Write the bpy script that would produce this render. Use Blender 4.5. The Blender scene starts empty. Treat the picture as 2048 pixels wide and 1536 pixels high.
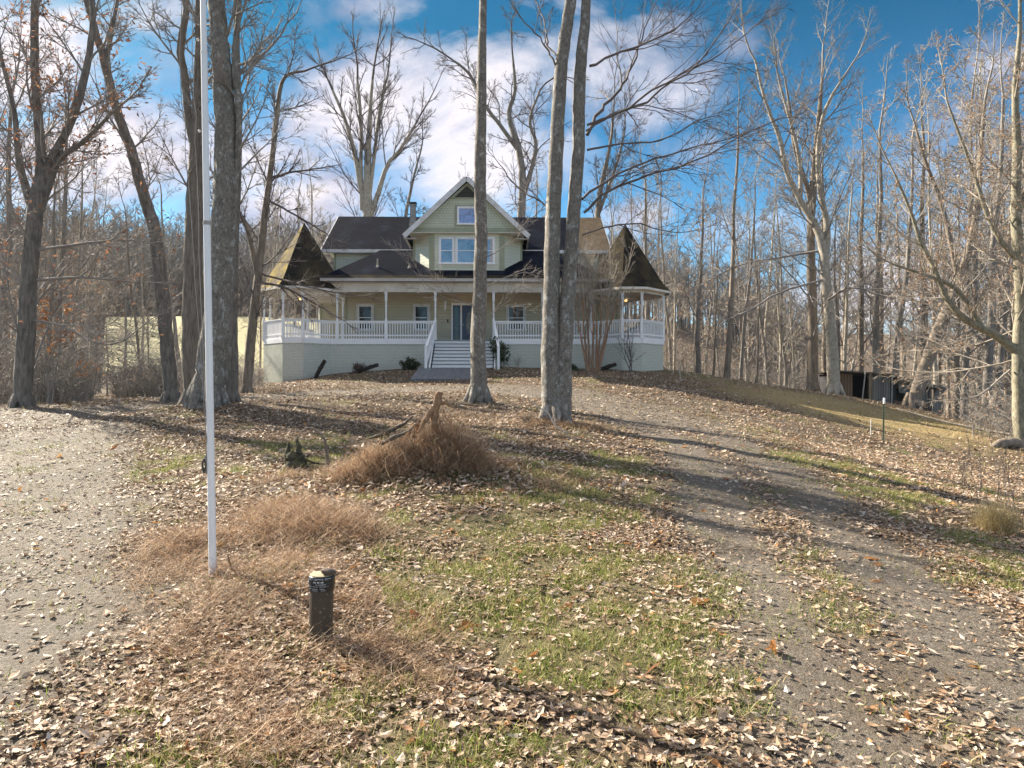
import bpy, math, random
import numpy as np
from mathutils import Vector
R = math.radians
sc = bpy.context.scene
C = sc.collection
# ---------------------------------------------------------------- camera
F = 1365.0
cam = bpy.data.cameras.new('camera')
cam.sensor_width = 36; cam.lens = 24.0; cam.clip_start = 0.1; cam.clip_end = 3000
camo = bpy.data.objects.new('camera', cam); C.objects.link(camo)
camo.location = (0, 0, 0); camo.rotation_euler = (R(90), 0, 0)
sc.camera = camo
sc.view_settings.view_transform = 'Standard'; sc.view_settings.look = 'None'
sc.view_settings.exposure = 1.68; sc.view_settings.gamma = 1.0
# ---------------------------------------------------------------- sun and sky
SUN_AZ, SUN_EL = R(-55), R(33)          # azimuth from +Y towards +X
sdir = Vector((math.sin(SUN_AZ)*math.cos(SUN_EL), math.cos(SUN_AZ)*math.cos(SUN_EL), math.sin(SUN_EL)))
sun = bpy.data.lights.new('sun', 'SUN'); sun.energy = 4.8; sun.angle = R(0.55); sun.color = (1, .89, .72)
suno = bpy.data.objects.new('sun', sun); C.objects.link(suno)
suno.location = (-40, 40, 60); suno.rotation_euler = sdir.to_track_quat('Z', 'Y').to_euler()

class NT:
    """small node helper"""
    def __init__(s, tree): s.t = tree; s.n = tree.nodes; s.l = tree.links
    def add(s, ty, **kw):
        n = s.n.new(ty)
        for k, v in kw.items(): setattr(n, k, v)
        return n
    def put(s, inp, v):
        if hasattr(v, 'is_linked') or isinstance(v, bpy.types.NodeSocket): s.l.new(v, inp)
        elif v is not None: inp.default_value = v
    def m(s, op, a, b=None, c=None, clamp=False):
        n = s.n.new('ShaderNodeMath'); n.operation = op; n.use_clamp = clamp
        for i, v in enumerate((a, b, c)): s.put(n.inputs[i], v)
        return n.outputs[0]
    def mix(s, f, a, b, mode='MIX'):
        n = s.n.new('ShaderNodeMixRGB'); n.blend_type = mode
        s.put(n.inputs[0], f); s.put(n.inputs[1], col(a)); s.put(n.inputs[2], col(b))
        return n.outputs[0]
    def noise(s, vec, scale, detail=4, rough=.55, dist=0.0, out='Fac'):
        n = s.n.new('ShaderNodeTexNoise'); n.inputs['Scale'].default_value = scale
        n.inputs['Detail'].default_value = detail; n.inputs['Roughness'].default_value = rough
        n.inputs['Distortion'].default_value = dist
        if vec is not None: s.l.new(vec, n.inputs['Vector'])
        return n.outputs[out]
    def ramp(s, f, stops, interp='LINEAR'):
        n = s.n.new('ShaderNodeValToRGB'); e = n.color_ramp.elements; n.color_ramp.interpolation = interp
        while len(e) > 1: e.remove(e[-1])
        for i, (p, c) in enumerate(stops):
            x = e[0] if i == 0 else e.new(p)
            x.position = p; c = c if isinstance(c, (tuple, list)) else (c, c, c); x.color = (*c[:3], 1)
        s.l.new(f, n.inputs[0]); return n.outputs[0]
    def mapping(s, vec, scale=(1,1,1), loc=(0,0,0), rot=(0,0,0)):
        n = s.n.new('ShaderNodeMapping'); n.inputs['Scale'].default_value = scale
        n.inputs['Location'].default_value = loc; n.inputs['Rotation'].default_value = rot
        s.l.new(vec, n.inputs[0]); return n.outputs[0]
def col(c):
    return (*c, 1) if isinstance(c, tuple) and len(c) == 3 else c

w = bpy.data.worlds.new('World'); sc.world = w; w.use_nodes = True
t = NT(w.node_tree)
bg = t.n['Background']; bg.inputs['Strength'].default_value = 0.15
sky = t.add('ShaderNodeTexSky', sky_type='NISHITA'); sky.sun_disc = False
sky.sun_elevation = SUN_EL; sky.sun_rotation = SUN_AZ; sky.altitude = 300
sky.air_density = 1.0; sky.dust_density = 0.6; sky.ozone_density = 2.0
tc = t.add('ShaderNodeTexCoord').outputs['Generated']
sx = t.add('ShaderNodeSeparateXYZ'); t.l.new(tc, sx.inputs[0])
dx, dy, dz = sx.outputs
ay = t.m('MAXIMUM', t.m('ABSOLUTE', dy), .12)
a_, b_ = t.m('DIVIDE', dx, ay), t.m('DIVIDE', dz, ay)
cv = t.add('ShaderNodeCombineXYZ'); t.l.new(a_, cv.inputs[0]); t.l.new(b_, cv.inputs[1]); t.l.new(t.m('SIGN', dy), cv.inputs[2])
n1 = t.noise(t.mapping(cv.outputs[0], (1, 1.35, 1), (0,0,0), (0,0,R(-14))), 2.6, 9, .62, .45)
n2 = t.noise(t.mapping(cv.outputs[0], (1, 1.8, 1), (3.1, 1.7, 0)), 3.6, 9, .62, .5)
blobs = [(850,220,340,200,.95),(1230,170,280,140,.85),(1000,330,330,160,.9),(230,330,330,150,1.0),(20,110,220,150,.8),
         (560,400,330,150,.95),(770,20,120,50,.45),(1250,440,150,60,.85),(1520,470,220,80,.8),(1890,290,200,110,.6),
         (620,490,150,60,.9),(1380,300,110,60,.6),(1480,70,90,70,.55),(1750,560,250,90,.7),(1360,60,130,60,.5),(340,30,120,50,.2)]
msk = None
for (px, py, rx, ry, wt) in blobs:
    e1 = t.m('POWER', t.m('ABSOLUTE', t.m('DIVIDE', t.m('SUBTRACT', a_, (px-1024)/F), rx/F)), 2)
    e2 = t.m('POWER', t.m('ABSOLUTE', t.m('DIVIDE', t.m('SUBTRACT', b_, (768-py)/F), ry/F)), 2)
    v = t.m('MULTIPLY', t.m('SUBTRACT', 1.0, t.m('ADD', e1, e2), clamp=True), wt)
    msk = v if msk is None else t.m('MAXIMUM', msk, v)
over = t.m('MULTIPLY', t.m('SUBTRACT', dz, .52, clamp=True), 4.0, clamp=True)  # cloud cover added above the view to neutralise and brighten sky light
msk = t.m('MAXIMUM', msk, over)
msk = t.m('ADD', msk, t.m('MULTIPLY', t.m('SUBTRACT', n1, .5), 3.6))
cl = t.ramp(msk, [(.12, 0.0), (.38, .35), (.75, .85), (1.15, 1.0)])
shade = t.ramp(t.m("ADD", n2, t.m("MULTIPLY", msk, -.10)), [(.36, (2.3,2.15,2.25)), (.46, (1.6,1.55,1.78)), (.58, (.88,.95,1.28))])
hs = t.add('ShaderNodeHueSaturation'); hs.inputs['Saturation'].default_value = 1.18; hs.inputs['Value'].default_value = 1.0
t.l.new(sky.outputs[0], hs.inputs['Color'])
elev = t.ramp(dz, [(0.0, (.40,.43,.47)), (.2, (.20,.34,.37)), (.45, (.035,.185,.20))])
blue = t.mix(1.0, hs.outputs[0], elev, 'MULTIPLY')
skyc = t.mix(cl, blue, shade)
t.l.new(skyc, bg.inputs['Color'])

# ---------------------------------------------------------------- helpers
def P(px, py, d): return Vector(((px-1024)/F*d, d, (768-py)/F*d))
def tag(o, label=None, cat=None, group=None, kind=None):
    if label: o['label'] = label
    if cat: o['category'] = cat
    if group: o['group'] = group
    if kind: o['kind'] = kind
    return o
def thing(name, loc, label, cat, rotz=0, group=None, kind=None):
    o = bpy.data.objects.new(name, None); C.objects.link(o)
    o.location = loc; o.rotation_euler = (0, 0, rotz); o.empty_display_size = .2
    return tag(o, label, cat, group, kind)

class MB:
    def __init__(s): s.v = []; s.f = []
    def add(s, vs, fs):
        b = len(s.v); s.v += [tuple(v) for v in vs]; s.f += [tuple(i+b for i in f) for f in fs]; return s
    def box(s, x0, x1, y0, y1, z0, z1):
        return s.add([(x0,y0,z0),(x1,y0,z0),(x1,y1,z0),(x0,y1,z0),(x0,y0,z1),(x1,y0,z1),(x1,y1,z1),(x0,y1,z1)],
                     [(3,2,1,0),(4,5,6,7),(0,1,5,4),(1,2,6,5),(2,3,7,6),(3,0,4,7)])
    def quad(s, a, b, c, d): return s.add([a,b,c,d], [(0,1,2,3)])
    def tri(s, a, b, c): return s.add([a,b,c], [(0,1,2)])
    def bar(s, a, b, wd, ht, up=(0,0,1)):
        """rectangular bar from a to b, wd across, ht along up"""
        a, b = Vector(a), Vector(b); d = (b-a).normalized(); up = Vector(up)
        sd = d.cross(up).normalized(); u = sd.cross(d).normalized()
        vs = []
        for p in (a, b):
            for (i, j) in ((-1,-1),(1,-1),(1,1),(-1,1)): vs.append(p+sd*wd/2*i+u*ht/2*j)
        return s.add(vs, [(0,1,2,3),(7,6,5,4),(0,4,5,1),(1,5,6,2),(2,6,7,3),(3,7,4,0)])
    def prism(s, poly, z0, z1):
        """vertical prism from a counter-clockwise plan polygon"""
        n = len(poly); vs = [(x,y,z0) for x,y in poly]+[(x,y,z1) for x,y in poly]
        fs = [tuple(range(n-1,-1,-1)), tuple(range(n,2*n))]+[(i,(i+1)%n,n+(i+1)%n,n+i) for i in range(n)]
        return s.add(vs, fs)
    def slab(s, pts, th):
        """thick sheet: polygon pts (3d) extruded down by th"""
        n = len(pts); vs = [tuple(p) for p in pts]+[(p[0],p[1],p[2]-th) for p in pts]
        return s.add(vs, [tuple(range(n)), tuple(range(2*n-1,n-1,-1))]+[((i+1)%n,i,n+i,n+(i+1)%n) for i in range(n)])
    def lathe(s, prof, cx=0, cy=0, k=16, z0=0):
        vs = []; m = len(prof)
        for r, z in prof:
            for j in range(k):
                a = 2*math.pi*j/k; vs.append((cx+r*math.cos(a), cy+r*math.sin(a), z0+z))
        fs = [(i*k+j, i*k+(j+1)%k, (i+1)*k+(j+1)%k, (i+1)*k+j) for i in range(m-1) for j in range(k)]
        fs += [tuple(range(k-1,-1,-1)), tuple((m-1)*k+j for j in range(k))]
        return s.add(vs, fs)
    def build(s, name, mat, parent=None, smooth=False, bevel=0):
        me = bpy.data.meshes.new(name); me.from_pydata(s.v, [], s.f); me.update()
        uv = me.uv_layers.new(name='UVMap'); dat = np.zeros(len(me.loops)*2, np.float32)
        for p in me.polygons:
            n = p.normal
            if abs(n.z) > .97 or n.length < .5: T = Vector((1,0,0)); U = Vector((0,1,0))
            else:
                T = Vector((-n.y, n.x, 0)).normalized(); U = n.cross(T)
                if U.z < 0: U = -U
            for li in p.loop_indices:
                c = me.vertices[me.loops[li].vertex_index].co
                dat[2*li] = c.dot(T); dat[2*li+1] = c.dot(U)
        uv.data.foreach_set('uv', dat)
        if smooth: me.polygons.foreach_set('use_smooth', [True]*len(me.polygons)); me.set_sharp_from_angle(angle=R(42))
        o = bpy.data.objects.new(name, me); C.objects.link(o)
        if mat: me.materials.append(mat)
        if parent: o.parent = parent
        if bevel:
            b = o.modifiers.new('bevel', 'BEVEL'); b.width = bevel; b.segments = 1; b.limit_method = 'ANGLE'
        return o

class Acc:
    """fast collector of tubes and of loose polygons of one size"""
    def __init__(s): s.V = []; s.Q = []; s.n = 0
    def tube(s, pts, rad, k):
        pts = np.asarray(pts, float); n = len(pts); rad = np.asarray(rad, float)
        tg = np.empty_like(pts); tg[1:-1] = pts[2:]-pts[:-2]; tg[0] = pts[1]-pts[0]; tg[-1] = pts[-1]-pts[-2]
        tg /= np.linalg.norm(tg, axis=1)[:, None]+1e-9
        m = tg.mean(0); ref = np.array((1., .0, 0.)) if abs(m[2]) > .6*np.linalg.norm(m) else np.array((0., 0., 1.))
        s1 = np.cross(tg, ref); s1 /= np.linalg.norm(s1, axis=1)[:, None]+1e-9; s2 = np.cross(tg, s1)
        an = np.arange(k)*(2*math.pi/k)
        ring = s1[:, None]*np.cos(an)[None, :, None]+s2[:, None]*np.sin(an)[None, :, None]
        rr = rad[:, None] if rad.ndim == 1 else rad
        s.V.append((pts[:, None]+ring*rr[..., None]).reshape(-1, 3))
        i = np.arange(n-1)[:, None]*k; j = np.arange(k)[None]; j2 = (j+1) % k
        q = np.stack([i+j, i+k+j, i+k+j2, i+j2], -1).reshape(-1, 4)
        s.Q.append(q+s.n); s.n += n*k
    def quads(s, V, Q): s.V.append(V); s.Q.append(Q+s.n); s.n += len(V)
    def build(s, name, mat, parent=None, smooth=True, attr=None):
        V = np.concatenate(s.V).astype(np.float32); Q = np.concatenate(s.Q).astype(np.int32)
        return npmesh(name, V, Q, mat, parent, smooth, attr)
def npmesh(name, V, Q, mat, parent=None, smooth=True, attr=None):
    me = bpy.data.meshes.new(name); k = Q.shape[1]
    me.vertices.add(len(V)); me.vertices.foreach_set('co', np.ascontiguousarray(V, np.float32).ravel())
    me.loops.add(Q.size); me.loops.foreach_set('vertex_index', np.ascontiguousarray(Q, np.int32).ravel())
    me.polygons.add(len(Q)); me.polygons.foreach_set('loop_start', np.arange(len(Q), dtype=np.int32)*k)
    me.polygons.foreach_set('use_smooth', np.full(len(Q), smooth))
    me.update(calc_edges=True)
    if attr:
        for an, av in attr.items():
            a = me.attributes.new(an, 'FLOAT', 'POINT'); a.data.foreach_set('value', np.ascontiguousarray(av, np.float32))
    o = bpy.data.objects.new(name, me); C.objects.link(o)
    if mat: me.materials.append(mat)
    if parent: o.parent = parent
    return o

# ---------------------------------------------------------------- materials
def new_mat(name):
    m = bpy.data.materials.new(name); m.use_nodes = True
    t = NT(m.node_tree); b = t.n['Principled BSDF']
    return m, t, b
def obj_co(t): return t.add('ShaderNodeTexCoord').outputs['Object']
def uv_co(t): return t.add('ShaderNodeTexCoord').outputs['UV']
def bump(t, b, h, strength=.5, dist=.02):
    n = t.add('ShaderNodeBump'); n.inputs['Strength'].default_value = strength; n.inputs['Distance'].default_value = dist
    t.l.new(h, n.inputs['Height']); t.l.new(n.outputs[0], b.inputs['Normal'])
def plain(name, c, rough=.6, var=.12, scale=3.0, dirt=None, bmp=.1, metal=0):
    m, t, b = new_mat(name); co = obj_co(t)
    n = t.noise(co, scale, 6, .65); n2 = t.noise(co, scale*11, 3, .6)
    d = tuple(x*(1-var*2) for x in c) if dirt is None else dirt
    cc = t.mix(t.ramp(n, [(.35, 0), (.7, 1)]), c, d)
    cc = t.mix(t.m('MULTIPLY', n2, var), cc, tuple(x*.5 for x in c))
    t.l.new(cc, b.inputs['Base Color']); b.inputs['Roughness'].default_value = rough; b.inputs['Metallic'].default_value = metal
    if bmp: bump(t, b, n2, bmp, .01)
    return m
def siding(name, c, h=.15, z0=0):
    m, t, b = new_mat(name); uv = uv_co(t)
    s = t.add('ShaderNodeSeparateXYZ'); t.l.new(uv, s.inputs[0])
    fr = t.m('FRACT', t.m('DIVIDE', s.outputs[1], h))
    ln = t.ramp(fr, [(0, 1), (.05, 1), (.09, 0), (1, 0)])
    n = t.noise(t.mapping(uv, (1.2, 5, 1)), 1.5, 6, .7); n3 = t.noise(uv, .6, 4, .6)
    cc = t.mix(t.ramp(n, [(.35, 0), (.75, .8)]), c, tuple(x*.82 for x in c))
    cc = t.mix(t.ramp(n3, [(.4, 0), (.8, .5)]), cc, tuple(x*y for x, y in zip(c, (.86, .84, .72))))
    cc = t.mix(t.m('MULTIPLY', ln, .45), cc, tuple(x*.35 for x in c))
    t.l.new(cc, b.inputs['Base Color']); b.inputs['Roughness'].default_value = .62
    bump(t, b, t.m('SUBTRACT', 1.0, fr), .9, .018)
    return m
def masonry(name, c1, c2, mort, bw, bh, ms=.012, rough=.85, mott=None, mott_rng=(.5, .7), bm=.6, offset=.5, vsh=None):
    m, t, b = new_mat(name); uv = uv_co(t)
    br = t.add('ShaderNodeTexBrick'); br.offset = offset
    t.l.new(uv, br.inputs['Vector']); br.inputs['Scale'].default_value = 1
    br.inputs['Brick Width'].default_value = bw; br.inputs['Row Height'].default_value = bh; br.inputs['Mortar Size'].default_value = ms
    br.inputs['Color1'].default_value = col(c1); br.inputs['Color2'].default_value = col(c2); br.inputs['Mortar'].default_value = col(mort)
    br.inputs['Mortar Smooth'].default_value = .3; br.inputs['Bias'].default_value = 0
    n = t.noise(uv, .9, 6, .7, .3); nf = t.noise(uv, 14, 4, .7)
    cc = br.outputs['Color']
    if mott: cc = t.mix(t.ramp(n, [(mott_rng[0], 0), (mott_rng[1], .85)]), cc, mott)
    cc = t.mix(t.ramp(nf, [(.3, .35), (.6, 0)]), cc, tuple(x*.45 for x in c1))
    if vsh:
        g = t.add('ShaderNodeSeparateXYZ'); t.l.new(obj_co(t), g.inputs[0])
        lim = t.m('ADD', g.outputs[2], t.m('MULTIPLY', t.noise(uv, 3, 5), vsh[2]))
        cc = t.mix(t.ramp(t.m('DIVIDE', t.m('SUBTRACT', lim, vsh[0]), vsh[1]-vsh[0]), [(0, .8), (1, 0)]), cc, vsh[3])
    t.l.new(cc, b.inputs['Base Color']); b.inputs['Roughness'].default_value = rough; b.inputs['Specular IOR Level'].default_value = .03
    h = t.m('ADD', t.m('MULTIPLY', br.outputs['Fac'], -.7), t.m('MULTIPLY', nf, .6)); bump(t, b, h, bm, .015)
    return m
def glass(name, c=(.05,.07,.1), rough=.03, spec=.9):
    m, t, b = new_mat(name); co = obj_co(t)
    n = t.noise(co, 2.2, 3, .6, 1.0)
    cc = t.mix(t.ramp(n, [(.4, 0), (.7, 1)]), c, tuple(x*.4 for x in c))
    t.l.new(cc, b.inputs['Base Color']); b.inputs['Roughness'].default_value = rough
    b.inputs['Specular IOR Level'].default_value = spec; b.inputs['IOR'].default_value = 1.9 if spec > .7 else 1.5
    bump(t, b, t.noise(co, 1.2, 2, .5), .06, .02)
    return m
M = {}
M['trim'] = plain('white_paint', (.90,.91,.95), .5, .05, 2.0, bmp=.05)
M['trim_dirty'] = plain('weathered_white_paint', (.80,.80,.84), .6, .14, 2.5, dirt=(.52,.51,.47))
M['fascia'] = plain('pale_fascia_paint', (.78,.75,.70), .6, .1, 1.2, dirt=(.55,.49,.42))
M['gutter'] = plain('gutter_paint', (.62,.60,.60), .45, .1, 1.6, dirt=(.45,.42,.40))
M['soffit'] = plain('cream_soffit_paint', (.74,.70,.62), .7, .06, 1.0)
M['sage'] = siding('sage_lap_siding', (.70,.72,.61), .17)
M['olive'] = siding('olive_lap_siding', (.57,.54,.425), .16)
M['olive_trim'] = plain('olive_trim_paint', (.36,.38,.27), .6, .08)
M['scallop'] = masonry('scalloped_shingle_siding', (.66,.70,.57), (.60,.64,.53), (.34,.37,.29), .16, .13, .010, .6, bm=.8)
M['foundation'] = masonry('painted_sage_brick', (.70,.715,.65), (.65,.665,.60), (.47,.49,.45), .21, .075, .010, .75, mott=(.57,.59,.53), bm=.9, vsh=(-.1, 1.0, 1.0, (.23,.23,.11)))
M['stucco'] = plain('rough_painted_stucco', (.50,.53,.46), .8, .1, 5, bmp=1.0)
M['shingle'] = masonry('dark_asphalt_shingles', (.009,.013,.026), (.005,.008,.017), (.003,.003,.006), .30, .14, .012, .9, mott=(.030,.040,.066), mott_rng=(.52,.75), bm=.5)
M['shingle_moss'] = masonry('lichened_asphalt_shingles', (.036,.032,.030), (.020,.018,.018), (.008,.008,.008), .30, .14, .012, .9, mott=(.085,.068,.035), mott_rng=(.42,.62), bm=.6)
M['shingle_gold'] = masonry('sunlit_lichen_shingles', (.20,.165,.11), (.14,.115,.08), (.05,.045,.03), .30, .14, .010, .85, mott=(.36,.28,.06), mott_rng=(.46,.62), bm=.7)  # yellow lichen, with sunlight painted into the paler base
M['shingle_sunlit'] = masonry('sunlit_tan_shingles', (.20,.15,.10), (.13,.10,.07), (.05,.04,.03), .30, .14, .010, .85, mott=(.10,.08,.06), bm=.7)  # tan tone is sunlight painted into the shingle colour
M['glass_up'] = glass('sky_reflection_glass', (.22,.27,.36), .03, 1.0)  # bluish base paints the sky's reflection into the upper panes
M['glass_attic'] = glass('blue_attic_glass', (.20,.30,.62), .08, .9)
M['glass_dn'] = glass('dark_window_glass', (.025,.027,.03), .03, .6)
M['navy'] = plain('navy_door_paint', (.022,.045,.13), .35, .1)
M['deckgrey'] = plain('grey_deck_paint', (.17,.19,.22), .6, .15, 4, dirt=(.10,.11,.12), bmp=.3)
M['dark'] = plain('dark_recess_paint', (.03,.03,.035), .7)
M['louvre'] = plain('dark_louvre_paint', (.09,.10,.07), .7)
M['flue'] = plain('weathered_flue_metal', (.42,.40,.37), .5, .15, 5, dirt=(.25,.22,.19))
m, t, b = new_mat('warm_lamp_glow'); b.inputs['Base Color'].default_value = (1,.6,.25,1)
b.inputs['Emission Color'].default_value = (1,.52,.18,1); b.inputs['Emission Strength'].default_value = 1.6; M['lamp'] = m

# ---------------------------------------------------------------- terrain
CP = [(0,-30,-3.2),(0,-8,-2.3),(0,0,-1.97),(-2,4,-1.86),(0,4,-1.86),(3,4,-1.9),(0,7,-1.66),(-1.3,10.2,-1.40),(-2.63,6,-1.75),(-4.5,6,-1.82),(0,13,-1.18),
 (1.03,15.8,-.95),(-1,20,-.59),(-2,25,-.22),(-3,30,.2),(-2.4,32.5,.74),(-6,34.2,.72),(-2.4,38,.85),(3.2,34.2,.78),(8,35.2,.69),(-9,34,.5),(-11.3,33.2,.06),(-12.8,34.6,.05),
 (-7.9,17.6,-.78),(-11.5,16,-.98),(-14,18.7,-.72),(-9,12,-1.42),(-8,7,-1.85),(-16,12,-1.4),(-30,15,-1.5),(-17.5,21,-.75),(-18,30,-.85),(-13,27,-.5),(-12,40,.3),(-28,50,-.3),(-30,30,-1.2),(-40,80,2.6),(-55,110,8.2),(-62,130,13.0),(-75,160,16),
 (-20,110,6),(-22,130,12.3),(-30,160,16),(-45,45,-1),(-90,100,8),(-120,160,20),
 (5,12,-1.52),(6.4,9,-2.02),(5,6,-1.98),(4,16,-1.12),(8,14,-1.75),(11.5,21.5,-1.85),(8,24,-.95),(5,27,-.15),(11,15,-2.3),(16,16,-3.1),
 (9,30,-.1),(12.9,37,.08),(17.4,38,-.53),(21,38,-1.22),(23.1,36,-1.77),(24.8,33,-2.45),(17.5,24,-2.15),(13,30,-.75),(18,31,-1.55),(10,40,.5),
 (15,46,-1.0),(21,47,-3.2),(27,46,-4.8),(35,42,-6),(40,30,-6.5),(30,20,-5.5),(40,8,-6),(20,4,-3.6),(10,3,-2.4),
 (20,62,-3.5),(35,62,-6),(30,85,1),(45,85,-6),(35,110,5),(55,110,-3),(75,120,-6),(40,150,12),(80,160,-2),(0,55,1),(0,80,4),(0,110,9),(0,150,16),
 (150,150,5),(-150,60,4),(120,50,-8),(-60,200,30),(-20,195,26),(-110,205,34),(10,200,24),(45,200,18),(0,400,34),(-250,350,40),(250,350,25),(-250,-50,0),(250,-50,-8),(0,-150,-6)]
_cp = np.array(CP, float); SCL = 40.0
def _k(r2): return np.where(r2 > 1e-12, .5*r2*np.log(np.maximum(r2, 1e-12)), 0)
def _tps():
    X = _cp[:, :2]/SCL; n = len(X); r2 = ((X[:, None]-X[None])**2).sum(-1)
    K = _k(r2)+np.eye(n)*2e-5; Pm = np.c_[np.ones(n), X]
    A = np.zeros((n+3, n+3)); A[:n, :n] = K; A[:n, n:] = Pm; A[n:, :n] = Pm.T
    return np.linalg.solve(A, np.r_[_cp[:, 2], 0, 0, 0])
_w = _tps()
def vnoise(x, y, s, seed=0):
    """cheap value noise in [-1,1] for arrays"""
    x = np.asarray(x, float)/s+seed*17.3; y = np.asarray(y, float)/s-seed*9.1
    ix, iy = np.floor(x), np.floor(y); fx, fy = x-ix, y-iy; fx = fx*fx*(3-2*fx); fy = fy*fy*(3-2*fy)
    h = lambda a, b: (np.sin(a*127.1+b*311.7+seed*74.7)*43758.5453) % 1.0
    return (h(ix,iy)*(1-fx)*(1-fy)+h(ix+1,iy)*fx*(1-fy)+h(ix,iy+1)*(1-fx)*fy+h(ix+1,iy+1)*fx*fy)*2-1
MOUNDS = [(-1.35,10.3,.26,.85),(-2.3,7.8,.11,.6),(-1.9,5.6,.10,.8),(1.0,15.9,.12,1.2),(-7.9,17.7,.22,1.5),(-1,20.1,.08,1.0),(.2,10.8,.1,.8)]
def gz(x, y):
    x = np.asarray(x, float); y = np.asarray(y, float); sh = x.shape; x = x.ravel(); y = y.ravel(); out = np.empty(len(x))
    for i in range(0, len(x), 20000):
        q = np.c_[x[i:i+20000], y[i:i+20000]]/SCL
        r2 = ((q[:, None]-_cp[None, :, :2]/SCL)**2).sum(-1)
        out[i:i+20000] = _k(r2)@_w[:-3]+_w[-3]+q@_w[-2:]
    for mx, my, h, r in MOUNDS: out += h*np.exp(-((x-mx)**2+(y-my)**2)/r**2)
    near = np.clip((60-np.hypot(x, y))/40, 0, 1)
    out += near*(.035*vnoise(x, y, 1.4, 1)+.02*vnoise(x, y, .5, 2)+.05*vnoise(x, y, 4.5, 3))
    return out.reshape(sh)
def g1(x, y): return float(gz(np.array([x]), np.array([y]))[0])

def seg_d(x, y, pl):
    """distance to a polyline and the side coordinate across it"""
    best = np.full(x.shape, 1e9)
    for (x0, y0), (x1, y1) in zip(pl[:-1], pl[1:]):
        dx, dy = x1-x0, y1-y0; u = np.clip(((x-x0)*dx+(y-y0)*dy)/(dx*dx+dy*dy), 0, 1)
        best = np.minimum(best, np.hypot(x-x0-u*dx, y-y0-u*dy))
    return best
ROADR = [(2.2,2),(2.5,4.8),(3.1,7.6),(4.0,11.3),(4.0,16.2),(3.0,20.5),(1.2,24),(-1.5,26.3),(-4.5,25.8),(-7.5,23.6),(-10,20.6),(-11.6,17)]
ROADL = [(-3.3,1.5),(-4.7,5),(-6.4,8),(-8.2,11),(-10.0,14),(-12,17),(-15,18),(-22,17)]
TRACK = [(-13.5,18),(-15.5,24),(-20,32),(-26,48),(-34,66)]
def masks(x, y):
    n = vnoise(x, y, 1.6, 5)*.35+vnoise(x, y, .5, 6)*.15
    dr = seg_d(x, y, ROADR); dl = seg_d(x, y, ROADL); dt = seg_d(x, y, TRACK)
    s = lambda d, w0, f: np.clip((w0-d+n*1.2)/f, 0, 1)
    drive = np.maximum(np.maximum(s(dr, 1.8, .9), s(dl, 2.25, .8)), s(dt, 1.1, .6)*.35)
    drive = np.maximum(drive, np.maximum(s(seg_d(x, y, [(-6,24.6),(-1.5,26.3),(1.6,24.6),(4.2,21.5),(4.8,17.5)]), 2.0, .9), s(seg_d(x, y, [(6.0,24.5),(8.5,21)]), 1.6, 1.5)*.5)*.92)
    rut = np.exp(-((dr-.78)/.45)**2)+.52                      # wheel tracks stay bare
    drive = np.where((dr < 1.9) & (y < 17), drive*np.clip(rut, 0, 1), drive)
    gn = vnoise(x, y, 1.1, 8)*.75+vnoise(x, y, .36, 9)*.75
    zone = np.clip(1.15-np.abs(x-.3)/3.2, 0, 1)*np.clip((13.5-y)/3, 0, 1)*np.clip((y-1)/2, 0, 1)
    zone = np.maximum(zone, .8*np.exp(-((x-5.6)/.7)**2)*np.clip((18-y)/4, 0, 1))
    zone = np.maximum(zone, .75*np.exp(-((y-29.3)/1.2)**2)*np.clip((x-0)/3, 0, 1))
    zone = np.maximum(zone, .5*np.exp(-((dr-2.3)/.7)**2)*np.clip((x-2)/2, 0, 1))
    zone = np.maximum(zone, 1.0*np.exp(-((x-9.5)/3.0)**2-((y-34.0)/2.2)**2))
    zone = np.maximum(zone, .8*np.exp(-(dr/.45)**2)*np.clip((9-y)/3, 0, 1))
    zone = np.maximum(zone, .55*np.exp(-((x+4)/2.5)**2-((y-13)/2.5)**2))
    grass = np.clip((gn+zone*1.15-.46)/.40, 0, 1)*(1-drive*.8)
    grass[seg_d(x, y, [(-2.8,8.3),(-1.7,4.6)]) < .9] *= .25
    bare = np.exp(-((x-15)/5)**2-((y-29)/5.5)**2)*np.clip((x*.9+(y-21)*.8-11.5)/2.0, 0, 1)
    bare = np.clip(bare*1.7, 0, 1)
    return drive, grass, bare
def axis(lo, a, b, hi, step, grow=1.13):
    xs = list(np.arange(a, b+1e-6, step)); s = step
    while xs[-1] < hi: s *= grow; xs.append(xs[-1]+s)
    s = step
    while xs[0] > lo: s *= grow; xs.insert(0, xs[0]-s)
    return np.array(xs)
gx = axis(-600, -15, 17, 600, .16); gy = axis(-250, 2.0, 40, 900, .16)
XX, YY = np.meshgrid(gx, gy); ZZ = gz(XX, YY)
nx, ny = len(gx), len(gy)
i = np.arange(ny-1)[:, None]*nx; j = np.arange(nx-1)[None]
Q = np.stack([i+j, i+j+1, i+nx+j+1, i+nx+j], -1).reshape(-1, 4)
dm, gm, bm = masks(XX.ravel(), YY.ravel())
fld = np.clip((YY.ravel()-62+vnoise(XX.ravel(), YY.ravel(), 9, 4)*4)/6, 0, 1)*np.clip((-2-XX.ravel())/8, 0, 1)*np.clip((146-YY.ravel())/8, 0, 1)*np.clip((XX.ravel()+.62*YY.ravel()+4)/5, 0, 1)
m, t, b = new_mat('woodland_ground')
co = obj_co(t)
def at(nm):
    n = t.add('ShaderNodeAttribute'); n.attribute_name = nm; return n.outputs['Fac']
nA = t.noise(co, 1.3, 8, .65, .3); nB = t.noise(co, 16, 6, .7); nC = t.noise(co, 60, 4, .7); nD = t.noise(co, .35, 5, .6)
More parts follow.
